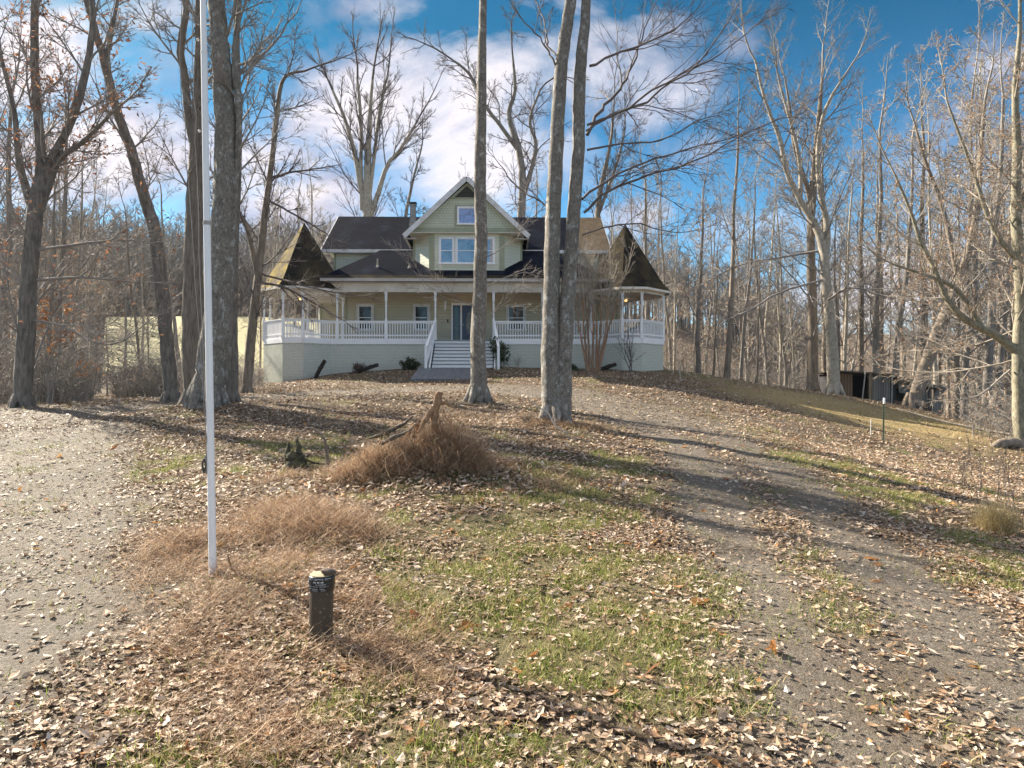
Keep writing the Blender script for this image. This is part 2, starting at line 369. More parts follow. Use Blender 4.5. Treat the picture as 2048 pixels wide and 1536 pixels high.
leafc = t.ramp(nB, [(.28, (.03,.022,.015)), (.42, (.09,.062,.042)), (.55, (.17,.125,.085)), (.68, (.27,.21,.15)), (.8, (.13,.085,.05))])
leafc = t.mix(t.ramp(nC, [(.35, .6), (.55, 0)]), leafc, (.05,.033,.022))
grav = t.ramp(nC, [(.27, (.05,.042,.034)), (.45, (.17,.148,.122)), (.60, (.31,.275,.23)), (.72, (.55,.505,.45))])
grav = t.mix(t.ramp(nB, [(.40, 0), (.60, .75)]), grav, (.125,.10,.075))
grav = t.mix(t.ramp(nA, [(.45, 0), (.66, .6)]), grav, (.15,.118,.085))
grc = t.ramp(nC, [(.3, (.06,.055,.022)), (.6, (.17,.155,.07)), (.8, (.28,.24,.13))])
dirt = t.ramp(nB, [(.25, (.15,.105,.05)), (.5, (.33,.25,.115)), (.75, (.52,.41,.20))])
fieldc = t.ramp(nA, [(.25, (.27,.25,.13)), (.55, (.37,.345,.19)), (.8, (.26,.26,.13))])
c_ = t.mix(at('grass'), leafc, grc)
c_ = t.mix(at('bare'), c_, dirt)
c_ = t.mix(at('drive'), c_, grav)
c_ = t.mix(at('field'), c_, fieldc)
t.l.new(c_, b.inputs['Base Color']); b.inputs['Roughness'].default_value = .8
b.inputs['Specular IOR Level'].default_value = .3
bump(t, b, t.m('ADD', nB, t.m('MULTIPLY', nC, .7)), 1.0, .05)
tag(npmesh('ground', np.c_[XX.ravel(), YY.ravel(), ZZ.ravel()], Q, m, attr={'drive': dm, 'grass': gm, 'bare': bm, 'field': fld}), kind='structure')
# ---------------------------------------------------------------- house
M['glass_oval'] = glass('frosted_oval_glass', (.22,.21,.19), .25, .4)
house = thing('house', (-2.4, 34.5, 0), 'pale green two storey farmhouse with wraparound white railed porch and two pointed turret corners', 'house', R(1.1))
H = house
DZ, RZ, BZ = 2.2, 3.18, 4.63          # deck, top rail, beam underside
GC, HW, HF = 8.29, 1.88, .48          # turret centre, half width, half front facet
GV = .8
def octo(cu, cv, w, h): return [(cu-h,cv-w),(cu+h,cv-w),(cu+w,cv-h),(cu+w,cv+h),(cu+h,cv+w),(cu-h,cv+w),(cu-w,cv+h),(cu-w,cv-h)]
jl = GC-HF-(HW-GV)                    # where the turret's inner facet meets the porch front
# foundation
mb = MB()
outl = [(-jl,0),(jl,0)]
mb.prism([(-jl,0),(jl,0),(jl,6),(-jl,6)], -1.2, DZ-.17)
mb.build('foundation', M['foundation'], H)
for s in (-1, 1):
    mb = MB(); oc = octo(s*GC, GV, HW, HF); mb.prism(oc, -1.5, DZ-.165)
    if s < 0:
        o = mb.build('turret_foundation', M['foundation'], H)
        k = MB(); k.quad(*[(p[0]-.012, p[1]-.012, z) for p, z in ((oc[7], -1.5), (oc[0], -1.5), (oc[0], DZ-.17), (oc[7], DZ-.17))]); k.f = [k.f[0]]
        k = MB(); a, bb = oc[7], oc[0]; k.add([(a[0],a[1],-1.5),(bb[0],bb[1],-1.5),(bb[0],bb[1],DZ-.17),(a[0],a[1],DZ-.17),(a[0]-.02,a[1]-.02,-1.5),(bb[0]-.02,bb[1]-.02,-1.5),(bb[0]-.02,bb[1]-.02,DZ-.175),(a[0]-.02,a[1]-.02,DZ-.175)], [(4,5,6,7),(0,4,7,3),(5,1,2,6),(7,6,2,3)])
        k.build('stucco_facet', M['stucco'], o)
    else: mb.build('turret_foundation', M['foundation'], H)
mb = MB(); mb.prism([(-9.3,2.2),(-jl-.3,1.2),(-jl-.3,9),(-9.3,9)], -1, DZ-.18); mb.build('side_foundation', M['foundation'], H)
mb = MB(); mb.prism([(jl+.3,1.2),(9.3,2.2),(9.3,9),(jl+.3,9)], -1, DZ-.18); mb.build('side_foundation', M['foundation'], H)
# deck floor and white rim band
mb = MB()
mb.prism([(-jl,.03),(jl,.03),(jl,6),(-jl,6)], DZ-.10, DZ)
for s in (-1, 1):
    mb.prism(octo(s*GC, GV, HW-.02, HF-.01), DZ-.098, DZ+.004)
    mb.prism([(-9.28,2.6),(-6.4,2.6),(-6.4,9),(-9.28,9)] if s < 0 else [(6.4,2.6),(9.28,2.6),(9.28,9),(6.4,9)], DZ-.102, DZ-.004)
mb.build('deck_floor', M['deckgrey'], H)
path = [(-9.3,6.9),(-9.3,2.2)]
oL = octo(-GC, GV, HW, HF); oR = octo(GC, GV, HW, HF)
path = [(-9.3,9.0),(-9.3,2.15),(oL[6]),(oL[7]),(oL[0]),(oL[1]),(-jl,0),(-6.4,0),(-3.95,0),(-1.47,0)]
pathR = [(1.47,0),(3.95,0),(6.4,0),(jl,0),oR[0],oR[1],oR[2],oR[3],(9.3,2.15),(9.3,9.0)]
mb = MB()
full = path+pathR
for a, bb in zip(full[:-1], full[1:]):
    d = Vector((bb[0]-a[0], bb[1]-a[1])); L = d.length; d /= L; n = Vector((d.y, -d.x))
    mb.bar((a[0]+n.x*.02, a[1]+n.y*.02, DZ-.085), (bb[0]+n.x*.02, bb[1]+n.y*.02, DZ-.085), .05, .21)
mb.build('rim_band', M['trim'], H)
def railing(a, b, par=H):
    a, b = Vector((a[0], a[1], 0)), Vector((b[0], b[1], 0)); L = (b-a).length; d = (b-a)/L
    if L < .3: return
    k = MB()
    k.bar((a.x,a.y,RZ-.02), (b.x,b.y,RZ-.02), .11, .045); k.bar((a.x,a.y,RZ-.085), (b.x,b.y,RZ-.085), .045, .07)
    k.bar((a.x,a.y,DZ+.25), (b.x,b.y,DZ+.25), .045, .075); k.bar((a.x,a.y,DZ+.055), (b.x,b.y,DZ+.055), .05, .06)
    n = max(2, int(L/.125)); 
    for i in range(n):
        p = a+d*L*(i+.5)/n; k.bar((p.x,p.y,DZ+.08), (p.x,p.y,RZ-.12), .042, .042, up=(d.x,d.y,0))
    k.build('railing', M['trim'], par)
def post(u, v, ztop=BZ, zb=DZ):
    k = MB(); h = .058
    k.box(u-h,u+h,v-h,v+h,zb,RZ+.06); k.box(u-h,u+h,v-h,v+h,ztop-.42,ztop)
    k.box(u-.075,u+.075,v-.075,v+.075,zb,zb+.16); k.box(u-.08,u+.08,v-.08,v+.08,ztop-.05,ztop-.002)
    zz = RZ+.06; hh = ztop-.42-zz
    k.lathe([(.05,0),(.062,.03),(.045,.07),(.036,.16),(.046,hh*.5),(.05,hh-.2),(.038,hh-.12),(.062,hh-.05),(.05,hh)], u, v, 10, zz)
    k.build('porch_post', M['trim'], H)
for seg in (path, pathR):
    for a, bb in zip(seg[:-1], seg[1:]): railing(a, bb)
GB = 4.50
for (u, v) in [(-6.4,0),(-3.95,0),(-1.47,0),(1.47,0),(3.95,0),(6.4,0)]: post(u, v+.02)
for oc in (oL, oR):
    for i in (0, 1, 2, 3, 6, 7):
        if (oc is oL and i in (2,)) or (oc is oR and i in (7,)): continue
        post(*oc[i], ztop=GB)
for s in (-1, 1):
    for v in (4.9, 7.4): post(s*9.25, v, 4.75)
# beams, ceiling, gutter
mb = MB(); mb.bar((-6.95,.02,BZ+.24), (6.95,.02,BZ+.24), .16, .48); mb.build('porch_beam', M['fascia'], H)
for oc in (oL, oR):
    mb = MB()
    for i in range(8): mb.bar((*oc[i], GB+.09), (*oc[(i+1) % 8], GB+.09), .13, .18)
    mb.build('turret_beam', M['fascia'], H)
for s in (-1, 1):
    mb = MB(); mb.prism(octo(s*GC, GV, HW+.26, HF+.11), GB+.185, GB+.21); mb.build('turret_ceiling', M['soffit'], H)
mb = MB(); mb.box(-6.9,6.9,.1,2.9,5.0,5.04); mb.box(-9.5,-6.52,2.7,9,4.80,4.84); mb.box(6.52,9.5,2.7,9,4.80,4.84); mb.build('porch_ceiling', M['soffit'], H)
for s in (-1,1): mb = MB(); mb.bar((s*9.35,2.5,4.88), (s*9.35,9,4.88), .14, .26); mb.build('side_beam', M['fascia'], H)
mb = MB(); mb.bar((-7.15,-.42,5.185), (7.15,-.42,5.185), .11, .13); mb.bar((-7.15,-.49,5.245), (7.15,-.49,5.245), .04, .03); mb.box(-7.1,7.1,-.36,.02,5.08,5.10)
mb.build('gutter', M['gutter'], H, bevel=.01)
mb = MB(); mb.bar((4.02,-.42,5.12), (4.02,-.10,4.86), .07, .07, up=(1,0,0)); mb.bar((4.02,-.10,4.9), (4.02,-.10,1.15), .075, .06, up=(0,1,0)); mb.bar((4.02,-.08,1.15),(4.02,-.35,.95),.075,.06,up=(1,0,0)); mb.build('downspout', M['gutter'], H)
# ground floor walls (front wall at v = 2.7 and recessed wings)
mb = MB(); mb.box(-6.54,6.54,2.7,11,DZ-.1,5.7); mb.build('ground_wall', M['olive'], H)
mb = MB(); mb.box(-8.9,-6.55,6.5,11,DZ-.1,5.2); mb.build('wing_wall', M['olive'], H)
mb = MB(); mb.box(6.55,8.9,6.5,11,DZ-.1,5.2); mb.build('wing_wall', M['olive'], H)
for s in (-1,1):
    mb = MB(); mb.box(s*6.54-.06,s*6.54+.06,2.66,2.78,DZ,5.0); mb.build('corner_board', M['olive_trim'], H)
    mb = MB(); mb.box(s*8.9-.06,s*8.9+.06,6.46,6.58,DZ,4.8); mb.build('corner_board', M['olive_trim'], H)
def window(u, v, z0, z1, wd, gl, fr=.10, split=True, name='window', nrm=-1, frmat=None):
    frmat = frmat or M['trim_dirty']
    k = MB(); a, b = u-wd/2, u+wd/2; y0, y1 = v-.035, v+.05
    k.box(a,a+fr,y0,y1,z0+fr,z1-fr); k.box(b-fr,b,y0,y1,z0+fr,z1-fr); k.box(a,b,y0-.01,y1,z1-fr,z1); k.box(a-.03,b+.03,y0-.04,y1,z0,z0+fr)
    root = k.build(name, frmat, H)
    s = MB(); e = .035; ya, yb = v-.012, v+.03; zt, zb_ = z1-fr, z0+fr; A, B = a+fr, b-fr
    s.box(A,A+e,ya,yb,zb_,zt); s.box(B-e,B,ya,yb,zb_,zt); s.box(A+e,B-e,ya,yb,zt-e,zt); s.box(A+e,B-e,ya,yb,zb_,zb_+e)
    if split: s.box(A+e,B-e,ya-.006,yb,(zt+zb_)/2-.02,(zt+zb_)/2+.02)
    s.build('sash', M['trim'], root)
    g = MB(); g.box(A+e*.5,B-e*.5,v+.004,v+.012,zb_+.01,zt-.01); g.build('pane', gl, root)
    if name == 'window' and gl is not M['glass_attic']:
        c = MB(); n = 9
        pass
    return root
for u, wd in ((-5.52,.95),(-2.47,.95),(2.68,1.09),(5.4,.98)): window(u, 2.7-.04, 2.85, 4.36, wd, M['glass_dn'], .12)
# door with one sidelight each side
k = MB(); k.box(-.85,-.76,2.6,2.72,DZ,4.28); k.box(.90,.99,2.6,2.72,DZ,4.28); k.box(-.85,.99,2.59,2.72,4.28,4.40); k.box(-.36,-.27,2.62,2.72,DZ,4.28); k.box(.58,.66,2.62,2.72,DZ,4.28)
door = k.build('front_door', M['trim'], H)
for a, bb in ((-.76,-.36),(.66,.90)): k = MB(); k.box(a,bb,2.66,2.70,DZ,4.28); k.build('sidelight', M['navy'], door)
for a, bb in ((-.68,-.44),(.70,.86)): k = MB(); k.box(a,bb,2.65,2.658,DZ+.25,4.18); k.build('sidelight_pane', M['glass_dn'], door)
k = MB(); k.box(-.27,.58,2.65,2.70,DZ+.02,4.28); k.build('door_leaf', M['navy'], door, bevel=.01)
k = MB(); n = 20
ring = [(.155+.20*math.cos(6.2832*i/n), DZ+1.12+.62*math.sin(6.2832*i/n)) for i in range(n)]
k.add([(x,2.640,z) for x,z in ring]+[(x,2.652,z) for x,z in ring], [tuple(range(n-1,-1,-1))]+[(i,(i+1)%n,n+(i+1)%n,n+i) for i in range(n)])
k.build('oval_pane', M['glass_oval'], door)
k = MB(); k.lathe([(.03,0),(.035,.02),(.02,.05)], -.2, 2.61, 8, DZ+1.0); k.build('handle', M['gutter'], door)
k = MB(); k.box(-1.08,-1.01,2.64,2.69,3.35,3.52); k.build('lock_box', M['dark'], H)
def lamp(u, v, z, r=.16):
    k = MB(); k.lathe([(r*.7,0),(r,.03),(r*.9,.07),(.05,.09)], u, v, 14, z); root = k.build('ceiling_light', M['flue'], H)
    k = MB(); k.lathe([(.03,-.10),(r*.6,-.08),(r*.8,-.03),(r*.75,-.004)], u, v, 14, z); k.build('light_bowl', M['lamp'], root)
lamp(-.10, 1.3, 4.90, .2)
def fan(u, v, z):
    k = MB(); k.lathe([(.03,0),(.03,.22)], u, v, 8, z); k.lathe([(.05,-.12),(.11,-.1),(.12,-.02),(.05,.01)], u, v, 14, z)
    root = k.build('ceiling_fan', M['trim'], H)
    for i in range(5):
        a = i*1.2566+.3; b = MB(); b.bar((u+.1*math.cos(a), v+.1*math.sin(a), z-.05), (u+.6*math.cos(a), v+.6*math.sin(a), z-.06), .13, .012); b.build('blade', M['trim_dirty'], root)
    k = MB(); k.lathe([(.03,-.22),(.08,-.2),(.09,-.15),(.06,-.125)], u, v, 12, z); k.build('light_bowl', M['lamp'], root)
fan(-GC, GV-.6, 4.48); fan(GC, GV-.2, 4.48)
# stairs
k = MB(); st = MB(); n = 8; rise = (DZ-.78)/n
for i in range(n):
    z1 = DZ-.03-i*rise; y = -.05-i*.25
    st.box(-1.50,1.48,y-.035,y+.24,z1,z1+.030)
    k.box(-1.46,1.44,y-.012,y+.008,z1-rise+.031,z1-.001)
k.build('riser', M['trim'], H); st.build('tread', M['dark'], H)
for s in (-1.55, 1.53):
    k = MB(); k.add([(s-.03,-.0,DZ),(s-.03,-2.15,.80),(s-.03,-2.15,.45),(s-.03,0,.6),(s+.03,0,DZ),(s+.03,-2.15,.80),(s+.03,-2.15,.45),(s+.03,0,.6)], [(0,1,2,3),(7,6,5,4),(0,4,5,1),(1,5,6,2),(3,2,6,7),(0,3,7,4)]); k.build('stringer', M['trim'], H)
for s in (-1, 1):
    k = MB(); a = Vector((s*1.50,-.05,RZ-.05)); b = Vector((s*1.72,-2.12,1.72))
    k.bar(a, b, .12, .05); k.bar(a-Vector((0,0,.09)), b-Vector((0,0,.09)), .05, .09); k.bar(a-Vector((0,0,.80)), b-Vector((0,0,.78)), .05, .08)
    for i in range(13):
        p = a.lerp(b, (i+.5)/13); k.bar((p.x,p.y,p.z-.8), (p.x,p.y,p.z-.05), .04, .04, up=(0,1,0))
    k.box(b.x-.06,b.x+.06,b.y-.06,b.y+.06,.5,1.78); k.box(b.x-.08,b.x+.08,b.y-.08,b.y+.08,1.78,1.82)
    k.build('stair_railing', M['trim'], H)
# upper storey walls
mb = MB(); mb.box(-7.2,7.2,2.9,10.2,5.1,7.30); mb.build('upper_wall', M['sage'], H)
for s in (-1,1): mb = MB(); mb.box(s*7.2-.05,s*7.2+.05,2.86,2.96,5.2,7.2); mb.build('corner_board', M['olive_trim'], H)
zr = lambda v: 5.54+.69*v
# main roof
mb = MB()
mb.slab([(-7.85,2.5,zr(2.5)),(7.85,2.5,zr(2.5)),(7.85,6.5,zr(6.5)),(-7.85,6.5,zr(6.5))], .16)
mb.slab([(7.85,10.5,zr(2.5)),(-7.85,10.5,zr(2.5)),(-7.85,6.5,zr(6.5)),(7.85,6.5,zr(6.5))], .16)
roof = mb.build('main_roof', M['shingle'], H)
mb = MB(); mb.slab([(6.05,2.52,zr(2.52)+.012),(7.83,2.52,zr(2.52)+.012),(7.83,6.48,zr(6.48)+.012),(6.05,6.48,zr(6.48)+.012)], .01); mb.build('sunlit_patch', M['shingle_sunlit'], roof)  # patch of sun on the roof's right end, painted as lighter shingles
mb = MB()
mb.slab([(-7.3,-.42,zr(-.42)),(7.3,-.42,zr(-.42)),(4.6,2.5,zr(2.5)-.004),(-4.6,2.5,zr(2.5)-.004)], .12)
for s in (-1,1):
    pts = [(s*7.3,-.42,zr(-.42)),(s*4.6,2.5,zr(2.5)-.006),(s*7.3,2.88,zr(-.42))]; mb.slab(pts if s > 0 else pts[::-1], .12)
mb.box(-9.6,-6.9,2.6,9.2,5.0,5.12); mb.box(6.9,9.6,2.6,9.2,5.0,5.12)
mb.build('porch_roof', M['shingle'], H)
mb = MB(); mb.slab([(-7.28,-.44,zr(-.44)+.015),(7.28,-.44,zr(-.44)+.015),(7.05,-.10,zr(-.10)+.012),(-7.05,-.10,zr(-.10)+.012)], .01); mb.build('debris_strip', M['shingle_moss'], H)
mb = MB()
for v in (2.47, 10.53): mb.bar((-7.88,v,zr(2.5)-.08), (7.88,v,zr(2.5)-.08), .06, .17)
mb.box(-7.8,-4.0,2.5,2.92,7.08,7.10); mb.box(4.0,7.8,2.5,2.92,7.08,7.10)
for s in (-1,1):
    mb.bar((s*7.88,2.5,zr(2.5)-.10), (s*7.88,6.5,zr(6.5)-.10), .05, .16); mb.bar((s*7.88,10.5,zr(2.5)-.10), (s*7.88,6.5,zr(6.5)-.10), .05, .16)
mb.build('eave_fascia', M['trim_dirty'], H)
for s in (-1,1): mb = MB(); mb.add([(s*7.7,2.9,7.2),(s*7.7,10.2,7.2),(s*7.7,6.5,9.75),(s*7.6,2.9,7.2),(s*7.6,10.2,7.2),(s*7.6,6.5,9.75)], [(0,1,2),(5,4,3)]); mb.build('end_gable_wall', M['sage'], H)
# turrets roofs
for s in (-1, 1):
    ap = (s*GC, GV, 8.32); base = octo(s*GC, GV, HW+.34, HF+.14); zb = GB+.24
    k = MB(); n = 8; flare = octo(s*GC, GV, HW-.02, HF)
    zf = zb+.42
    vs = [(x,y,zb) for x,y in base]+[(x,y,zf) for x,y in flare]+[ap]+[(x,y,zb-.05) for x,y in base]
    fs = []; gold = []
    for i in range(8):
        j = (i+1) % 8; a = (i,j,8+j,8+i); b = (8+i,8+j,16)
        fs += [(17+i,17+j,j,i)]
        (gold if i in ((7,) if s < 0 else ()) else fs).extend([a, b])
    fs.append(tuple(range(24,16,-1)))
    k.v = vs; k.f = fs; tr = k.build('turret_roof', M['shingle_moss'] if s < 0 else M['shingle_moss'], H)
    if gold: g = MB(); g.v = [vs[7],vs[0],vs[8],vs[15],vs[16]]; g.f = [(0,1,2,3),(3,2,4)]; g.build('sunlit_lichened_facet', M['shingle_gold'], tr)  # sun-facing facet: lichen plus painted-in sunlight
    k = MB()
    for i in range(8): k.bar((*base[i], zb-.06), (*base[(i+1)%8], zb-.06), .03, .12)
    k.build('turret_fascia', M['fascia'], H)
# central gable bay
CU = .10
bay = [(CU-1.79,.4),(CU+1.79,.4),(CU+2.81,1.42),(CU+2.81,6.5),(CU-2.81,6.5),(CU-2.81,1.42)]
mb = MB(); mb.prism(bay, 5.2, 7.70); mb.build('bay_wall', M['sage'], H)
for (u, v) in bay[:2]: mb = MB(); mb.prism([(u-.14,v-.025),(u+.14,v-.025),(u+.14,v+.03),(u-.14,v+.03)], 5.3, 7.66); mb.build('bay_corner_board', M['olive_trim'], H)
for (u, v) in (bay[2], bay[5]): mb = MB(); mb.box(u-.06,u+.06,v-.05,v+.05,5.6,7.66); mb.build('bay_corner_board', M['olive_trim'], H)
GE, GA, GHW = 7.58, 10.52, 3.15; sl = (GA-GE)/GHW
mb = MB(); gw = 2.85; zt = 7.70
zi = lambda u: GA-.24-abs(u)*sl
mb.add([(CU-gw,.38,zt),(CU+gw,.38,zt),(CU+gw,.38,max(zt+.01,zi(gw))),(CU,.38,zi(0)),(CU-gw,.38,max(zt+.01,zi(gw)))]+
       [(CU-gw,.5,zt),(CU+gw,.5,zt),(CU+gw,.5,max(zt+.01,zi(gw))),(CU,.5,zi(0)),(CU-gw,.5,max(zt+.01,zi(gw)))],
       [(0,1,2,3,4),(9,8,7,6,5),(0,5,6,1),(1,6,7,2),(2,7,8,3),(3,8,9,4),(4,9,5,0)])
mb.build('gable_wall', M['scallop'], H)
mb = MB(); mb.box(CU-2.80,CU+2.80,.345,.379,7.70,7.98)
mb.box(CU-.62,CU+.62,.35,.379,8.05,9.15)
mb.box(CU-.85,CU+.85,.35,.379,9.43,9.53); 
mb.build('gable_band', M['olive_trim'], H)
k = MB(); k.add([(CU-.62,.34,9.53),(CU+.62,.34,9.53),(CU,.34,10.11),(CU-.62,.379,9.53),(CU+.62,.379,9.53),(CU,.379,10.11)], [(0,1,2),(0,3,4,1),(1,4,5,2),(2,5,3,0)]); v_ = k.build('gable_vent', M['dark'], H)
k = MB()
for i in range(5):
    z = 9.56+i*.105; hw = (10.11-z)/.58*.60
    k.bar((CU-hw,.325,z+.03), (CU+hw,.325,z+.03), .03, .035)
k.build('louvre', M['louvre'], v_)
window(CU, .325, 8.12, 9.05, .98, M['glass_attic'], .06, False, frmat=M['trim'])
for u, wd in ((CU-1.03,.80),(CU,1.17),(CU+1.03,.80)): window(CU+(u-CU)*1.0, .4-.03, 6.10, 7.52, wd, M['glass_up'], .085, True, frmat=M['trim'])
mb = MB()
for s in (-1, 1):
    pts = [(CU+s*GHW,.10,GE),(CU,.10,GA),(CU,7.4,GA),(CU+s*GHW,7.4,GE)]; mb.slab(pts if s > 0 else pts[::-1], .10)
mb.build('gable_roof', M['shingle'], H)
mb = MB(); mb.add([(CU-2.6,7.3,8.0),(CU+2.6,7.3,8.0),(CU,7.3,10.4)], [(0,1,2),(2,1,0)]); mb.build('gable_back_wall', M['sage'], H)
mb = MB()
for s in (-1, 1):
    mb.bar((CU+s*(GHW+.02),.075,GE-.10), (CU+s*.02,.075,GA-.10), .05, .24, up=(0,0,1))
    mb.bar((CU+s*(GHW+.0),.05,GE-.10), (CU+s*(GHW+.0),6.2,GE-.10), .05, .22)
    mb.box(*sorted((CU+s*2.55,CU+s*(GHW-.03))),.10,.37,GE-.21,GE-.19)
mb.build('rake_board', M['trim_dirty'], H)
mb = MB(); mb.prism([(CU-3.12,.12),(CU+3.12,.12),(CU+3.12,6),(CU-3.12,6)], 7.665, 7.695)
for s in (-1,1):
    pts = [(CU+s*(GHW-.05),.12,GE-.12),(CU,.12,GA-.13),(CU,.37,GA-.13),(CU+s*(GHW-.05),.37,GE-.12)]; mb.slab(pts if s > 0 else pts[::-1], .02)
mb.build('gable_soffit', M['soffit'], H)
# chimney flue, pipes
def onroof(u, v): return zr(v)
k = MB(); u, v = -3.22, 5.0
k.add([(u-.24,v-.24,zr(v)-.3),(u+.24,v-.24,zr(v)-.3),(u+.24,v+.24,zr(v)-.3),(u-.24,v+.24,zr(v)-.3),(u-.17,v-.17,zr(v)+.45),(u+.17,v-.17,zr(v)+.45),(u+.17,v+.17,zr(v)+.45),(u-.17,v+.17,zr(v)+.45)], [(0,1,5,4),(1,2,6,5),(2,3,7,6),(3,0,4,7)])
k.box(u-.16,u+.16,v-.16,v+.16,zr(v)+.45,10.35); k.box(u-.2,u+.2,v-.2,v+.2,10.28,10.34)
ch = k.build('chimney', M['flue'], H)
k = MB(); k.box(u-.12,u+.12,v-.12,v+.12,10.35,10.42); k.box(u-.21,u+.21,v-.21,v+.21,10.42,10.47); k.build('cap', M['dark'], ch)
for (u, v, h) in ((-2.78,4.6,.42),(-4.5,.7,.42),(-2.86,.62,.22)):
    k = MB(); z = zr(v); k.lathe([(.09,-.05),(.07,.05),(.035,.09),(.035,h)], u, v, 8, z); k.build('vent_pipe', M['flue'], H)
# things on and by the house
k = MB(); c = (-3.57+0, 35.0)
root = thing('wind_chime', (-3.42, 34.9, 4.62), 'small pale wind chime hanging under the porch beam left of the door', 'wind chime')
k.bar((0,0,.0),(0,0,-.35),.01,.01,up=(1,0,0)); k.build('cord', M['flue'], root)
k = MB(); k.lathe([(.05,-.38),(.07,-.35),(.02,-.33)],0,0,8); k.build('top_plate', M['flue'], root)
for i in range(5):
    a = i*1.2566; k = MB(); k.lathe([(.012,-.75-.04*i),(.012,-.40)], .045*math.cos(a), .045*math.sin(a), 6); k.build('tube', M['trim_dirty'], root)
# boardwalk ramp in front of the stairs
k = MB(); n = 13
for i in range(n):
    x0 = -4.42+i*.235; k.add([(x0,29.7,.22),(x0+.225,29.7,.22),(x0+.225,32.35,.76),(x0,32.35,.76),(x0,29.7,.12),(x0+.225,29.7,.12),(x0+.225,32.35,.62),(x0,32.35,.62)], [(0,1,2,3),(7,6,5,4),(0,4,5,1),(1,5,6,2),(2,6,7,3),(3,7,4,0)])
tag(k.build('wooden_ramp', M['deckgrey']), 'low grey board walkway sloping away from the foot of the porch stairs', 'walkway')
# ---------------------------------------------------------------- bark and foliage materials
def bark(name, c1, c2, patch=None, sc_=1.0, vert=.25, pr=(.56,.66), crack=.6, moss=None):
    m, t, b = new_mat(name); co = obj_co(t)
    st = t.mapping(co, (1, 1, vert))
    n = t.noise(st, 14*sc_, 7, .7, .4); n2 = t.noise(co, 2.2*sc_, 6, .65, .3)
    cc = t.mix(t.ramp(n, [(.32, 0), (.62, 1)]), c1, c2)
    if patch:
        cc = t.mix(t.ramp(t.noise(t.mapping(co, (1,1,.6)), 3.6*sc_, 8, .72, .2), [(pr[0], 0), (pr[1], .9)]), cc, patch)
    cc = t.mix(t.ramp(n2, [(.5, 0), (.75, crack)]), cc, tuple(x*.45 for x in c1))
    if moss:
        g = t.add('ShaderNodeSeparateXYZ'); t.l.new(co, g.inputs[0])
        cc = t.mix(t.ramp(t.m('ADD', g.outputs[2], t.m('MULTIPLY', n2, .8)), [(moss[0], .85), (moss[0]+.5, 0)]), cc, moss[1])
    t.l.new(cc, b.inputs['Base Color']); b.inputs['Roughness'].default_value = .88
    bump(t, b, n, .9, .03)
    return m
B = {}
B['lichen'] = bark('lichened_grey_bark', (.085,.075,.065), (.27,.245,.215), (.42,.42,.40), 1.9, .5, (.54,.62))
B['shaggy'] = bark('shaggy_brown_bark', (.085,.07,.058), (.25,.215,.18), None, 1.5, .10, crack=.4)
B['oak'] = bark('dark_furrowed_bark', (.075,.067,.06), (.24,.215,.19), (.40,.40,.37), 1.2, .16, (.64,.74))
B['pale'] = bark('smooth_pale_bark', (.22,.195,.16), (.46,.41,.34), (.60,.56,.48), .8, .5, (.56,.68), .5)
B['beech'] = bark('mottled_beech_bark', (.13,.12,.085), (.33,.30,.22), (.42,.40,.34), .9, .4, (.58,.68), .6)
B['grey'] = bark('plain_grey_bark', (.12,.11,.10), (.30,.27,.24), (.46,.45,.42), .7, .2, (.60,.72))
B['brown'] = bark('brown_woodland_bark', (.12,.095,.075), (.29,.24,.19), (.42,.39,.34), .7, .2, (.62,.74))
B['twig'] = plain('grey_twig_bark', (.32,.29,.265), .8, .2, 2, dirt=(.19,.17,.16), bmp=0)
B['twig_tan'] = plain('tan_twig_bark', (.42,.37,.31), .8, .2, 2, dirt=(.26,.22,.18), bmp=0)
B['twig_dark'] = plain('dark_twig_bark', (.15,.125,.12), .8, .2, 2, dirt=(.09,.075,.08), bmp=0)
def island_mat(name, stops, rough=.7, trans=.25, spec=.3):
    m, t, b = new_mat(name)
    g = t.add('ShaderNodeNewGeometry'); c = t.ramp(g.outputs['Random Per Island'], stops, 'LINEAR')
    nz = t.noise(obj_co(t), 45, 2, .6); c = t.mix(t.ramp(nz, [(.35, .3), (.6, 0)]), c, (.06,.04,.03))
    t.l.new(c, b.inputs['Base Color']); b.inputs['Roughness'].default_value = rough; b.inputs['Specular IOR Level'].default_value = spec
    if trans:
        tr = t.add('ShaderNodeBsdfTranslucent'); t.l.new(c, tr.inputs[0]); mx = t.add('ShaderNodeMixShader'); mx.inputs[0].default_value = trans
        t.l.new(b.outputs[0], mx.inputs[1]); t.l.new(tr.outputs[0], mx.inputs[2]); t.l.new(mx.outputs[0], t.n['Material Output'].inputs['Surface'])
    return m
L_ = {}
L_['litter'] = island_mat('fallen_oak_leaves', [(0,(.15,.09,.05)),(.12,(.28,.19,.11)),(.28,(.43,.31,.22)),(.48,(.57,.45,.335)),(.68,(.70,.60,.50)),(.78,(.36,.25,.16)),(.88,(.20,.13,.08)),(.95,(.36,.22,.13)),(.985,(.42,.20,.08)),(1,(.50,.24,.06))], .6, .12)
L_['pale'] = island_mat('pale_dry_leaf_chips', [(0,(.18,.13,.09)),(.3,(.36,.28,.21)),(.6,(.54,.46,.38)),(.8,(.24,.17,.12)),(1,(.64,.58,.51))], .55, .1)
L_['orange'] = island_mat('orange_oak_leaves', [(0,(.36,.15,.05)),(.35,(.50,.24,.08)),(.7,(.32,.13,.06)),(1,(.46,.29,.12))], .6, .45)
L_['rust'] = island_mat('russet_oak_leaves', [(0,(.20,.10,.07)),(.4,(.34,.17,.11)),(.8,(.46,.24,.12)),(1,(.24,.15,.13))], .6, .35)
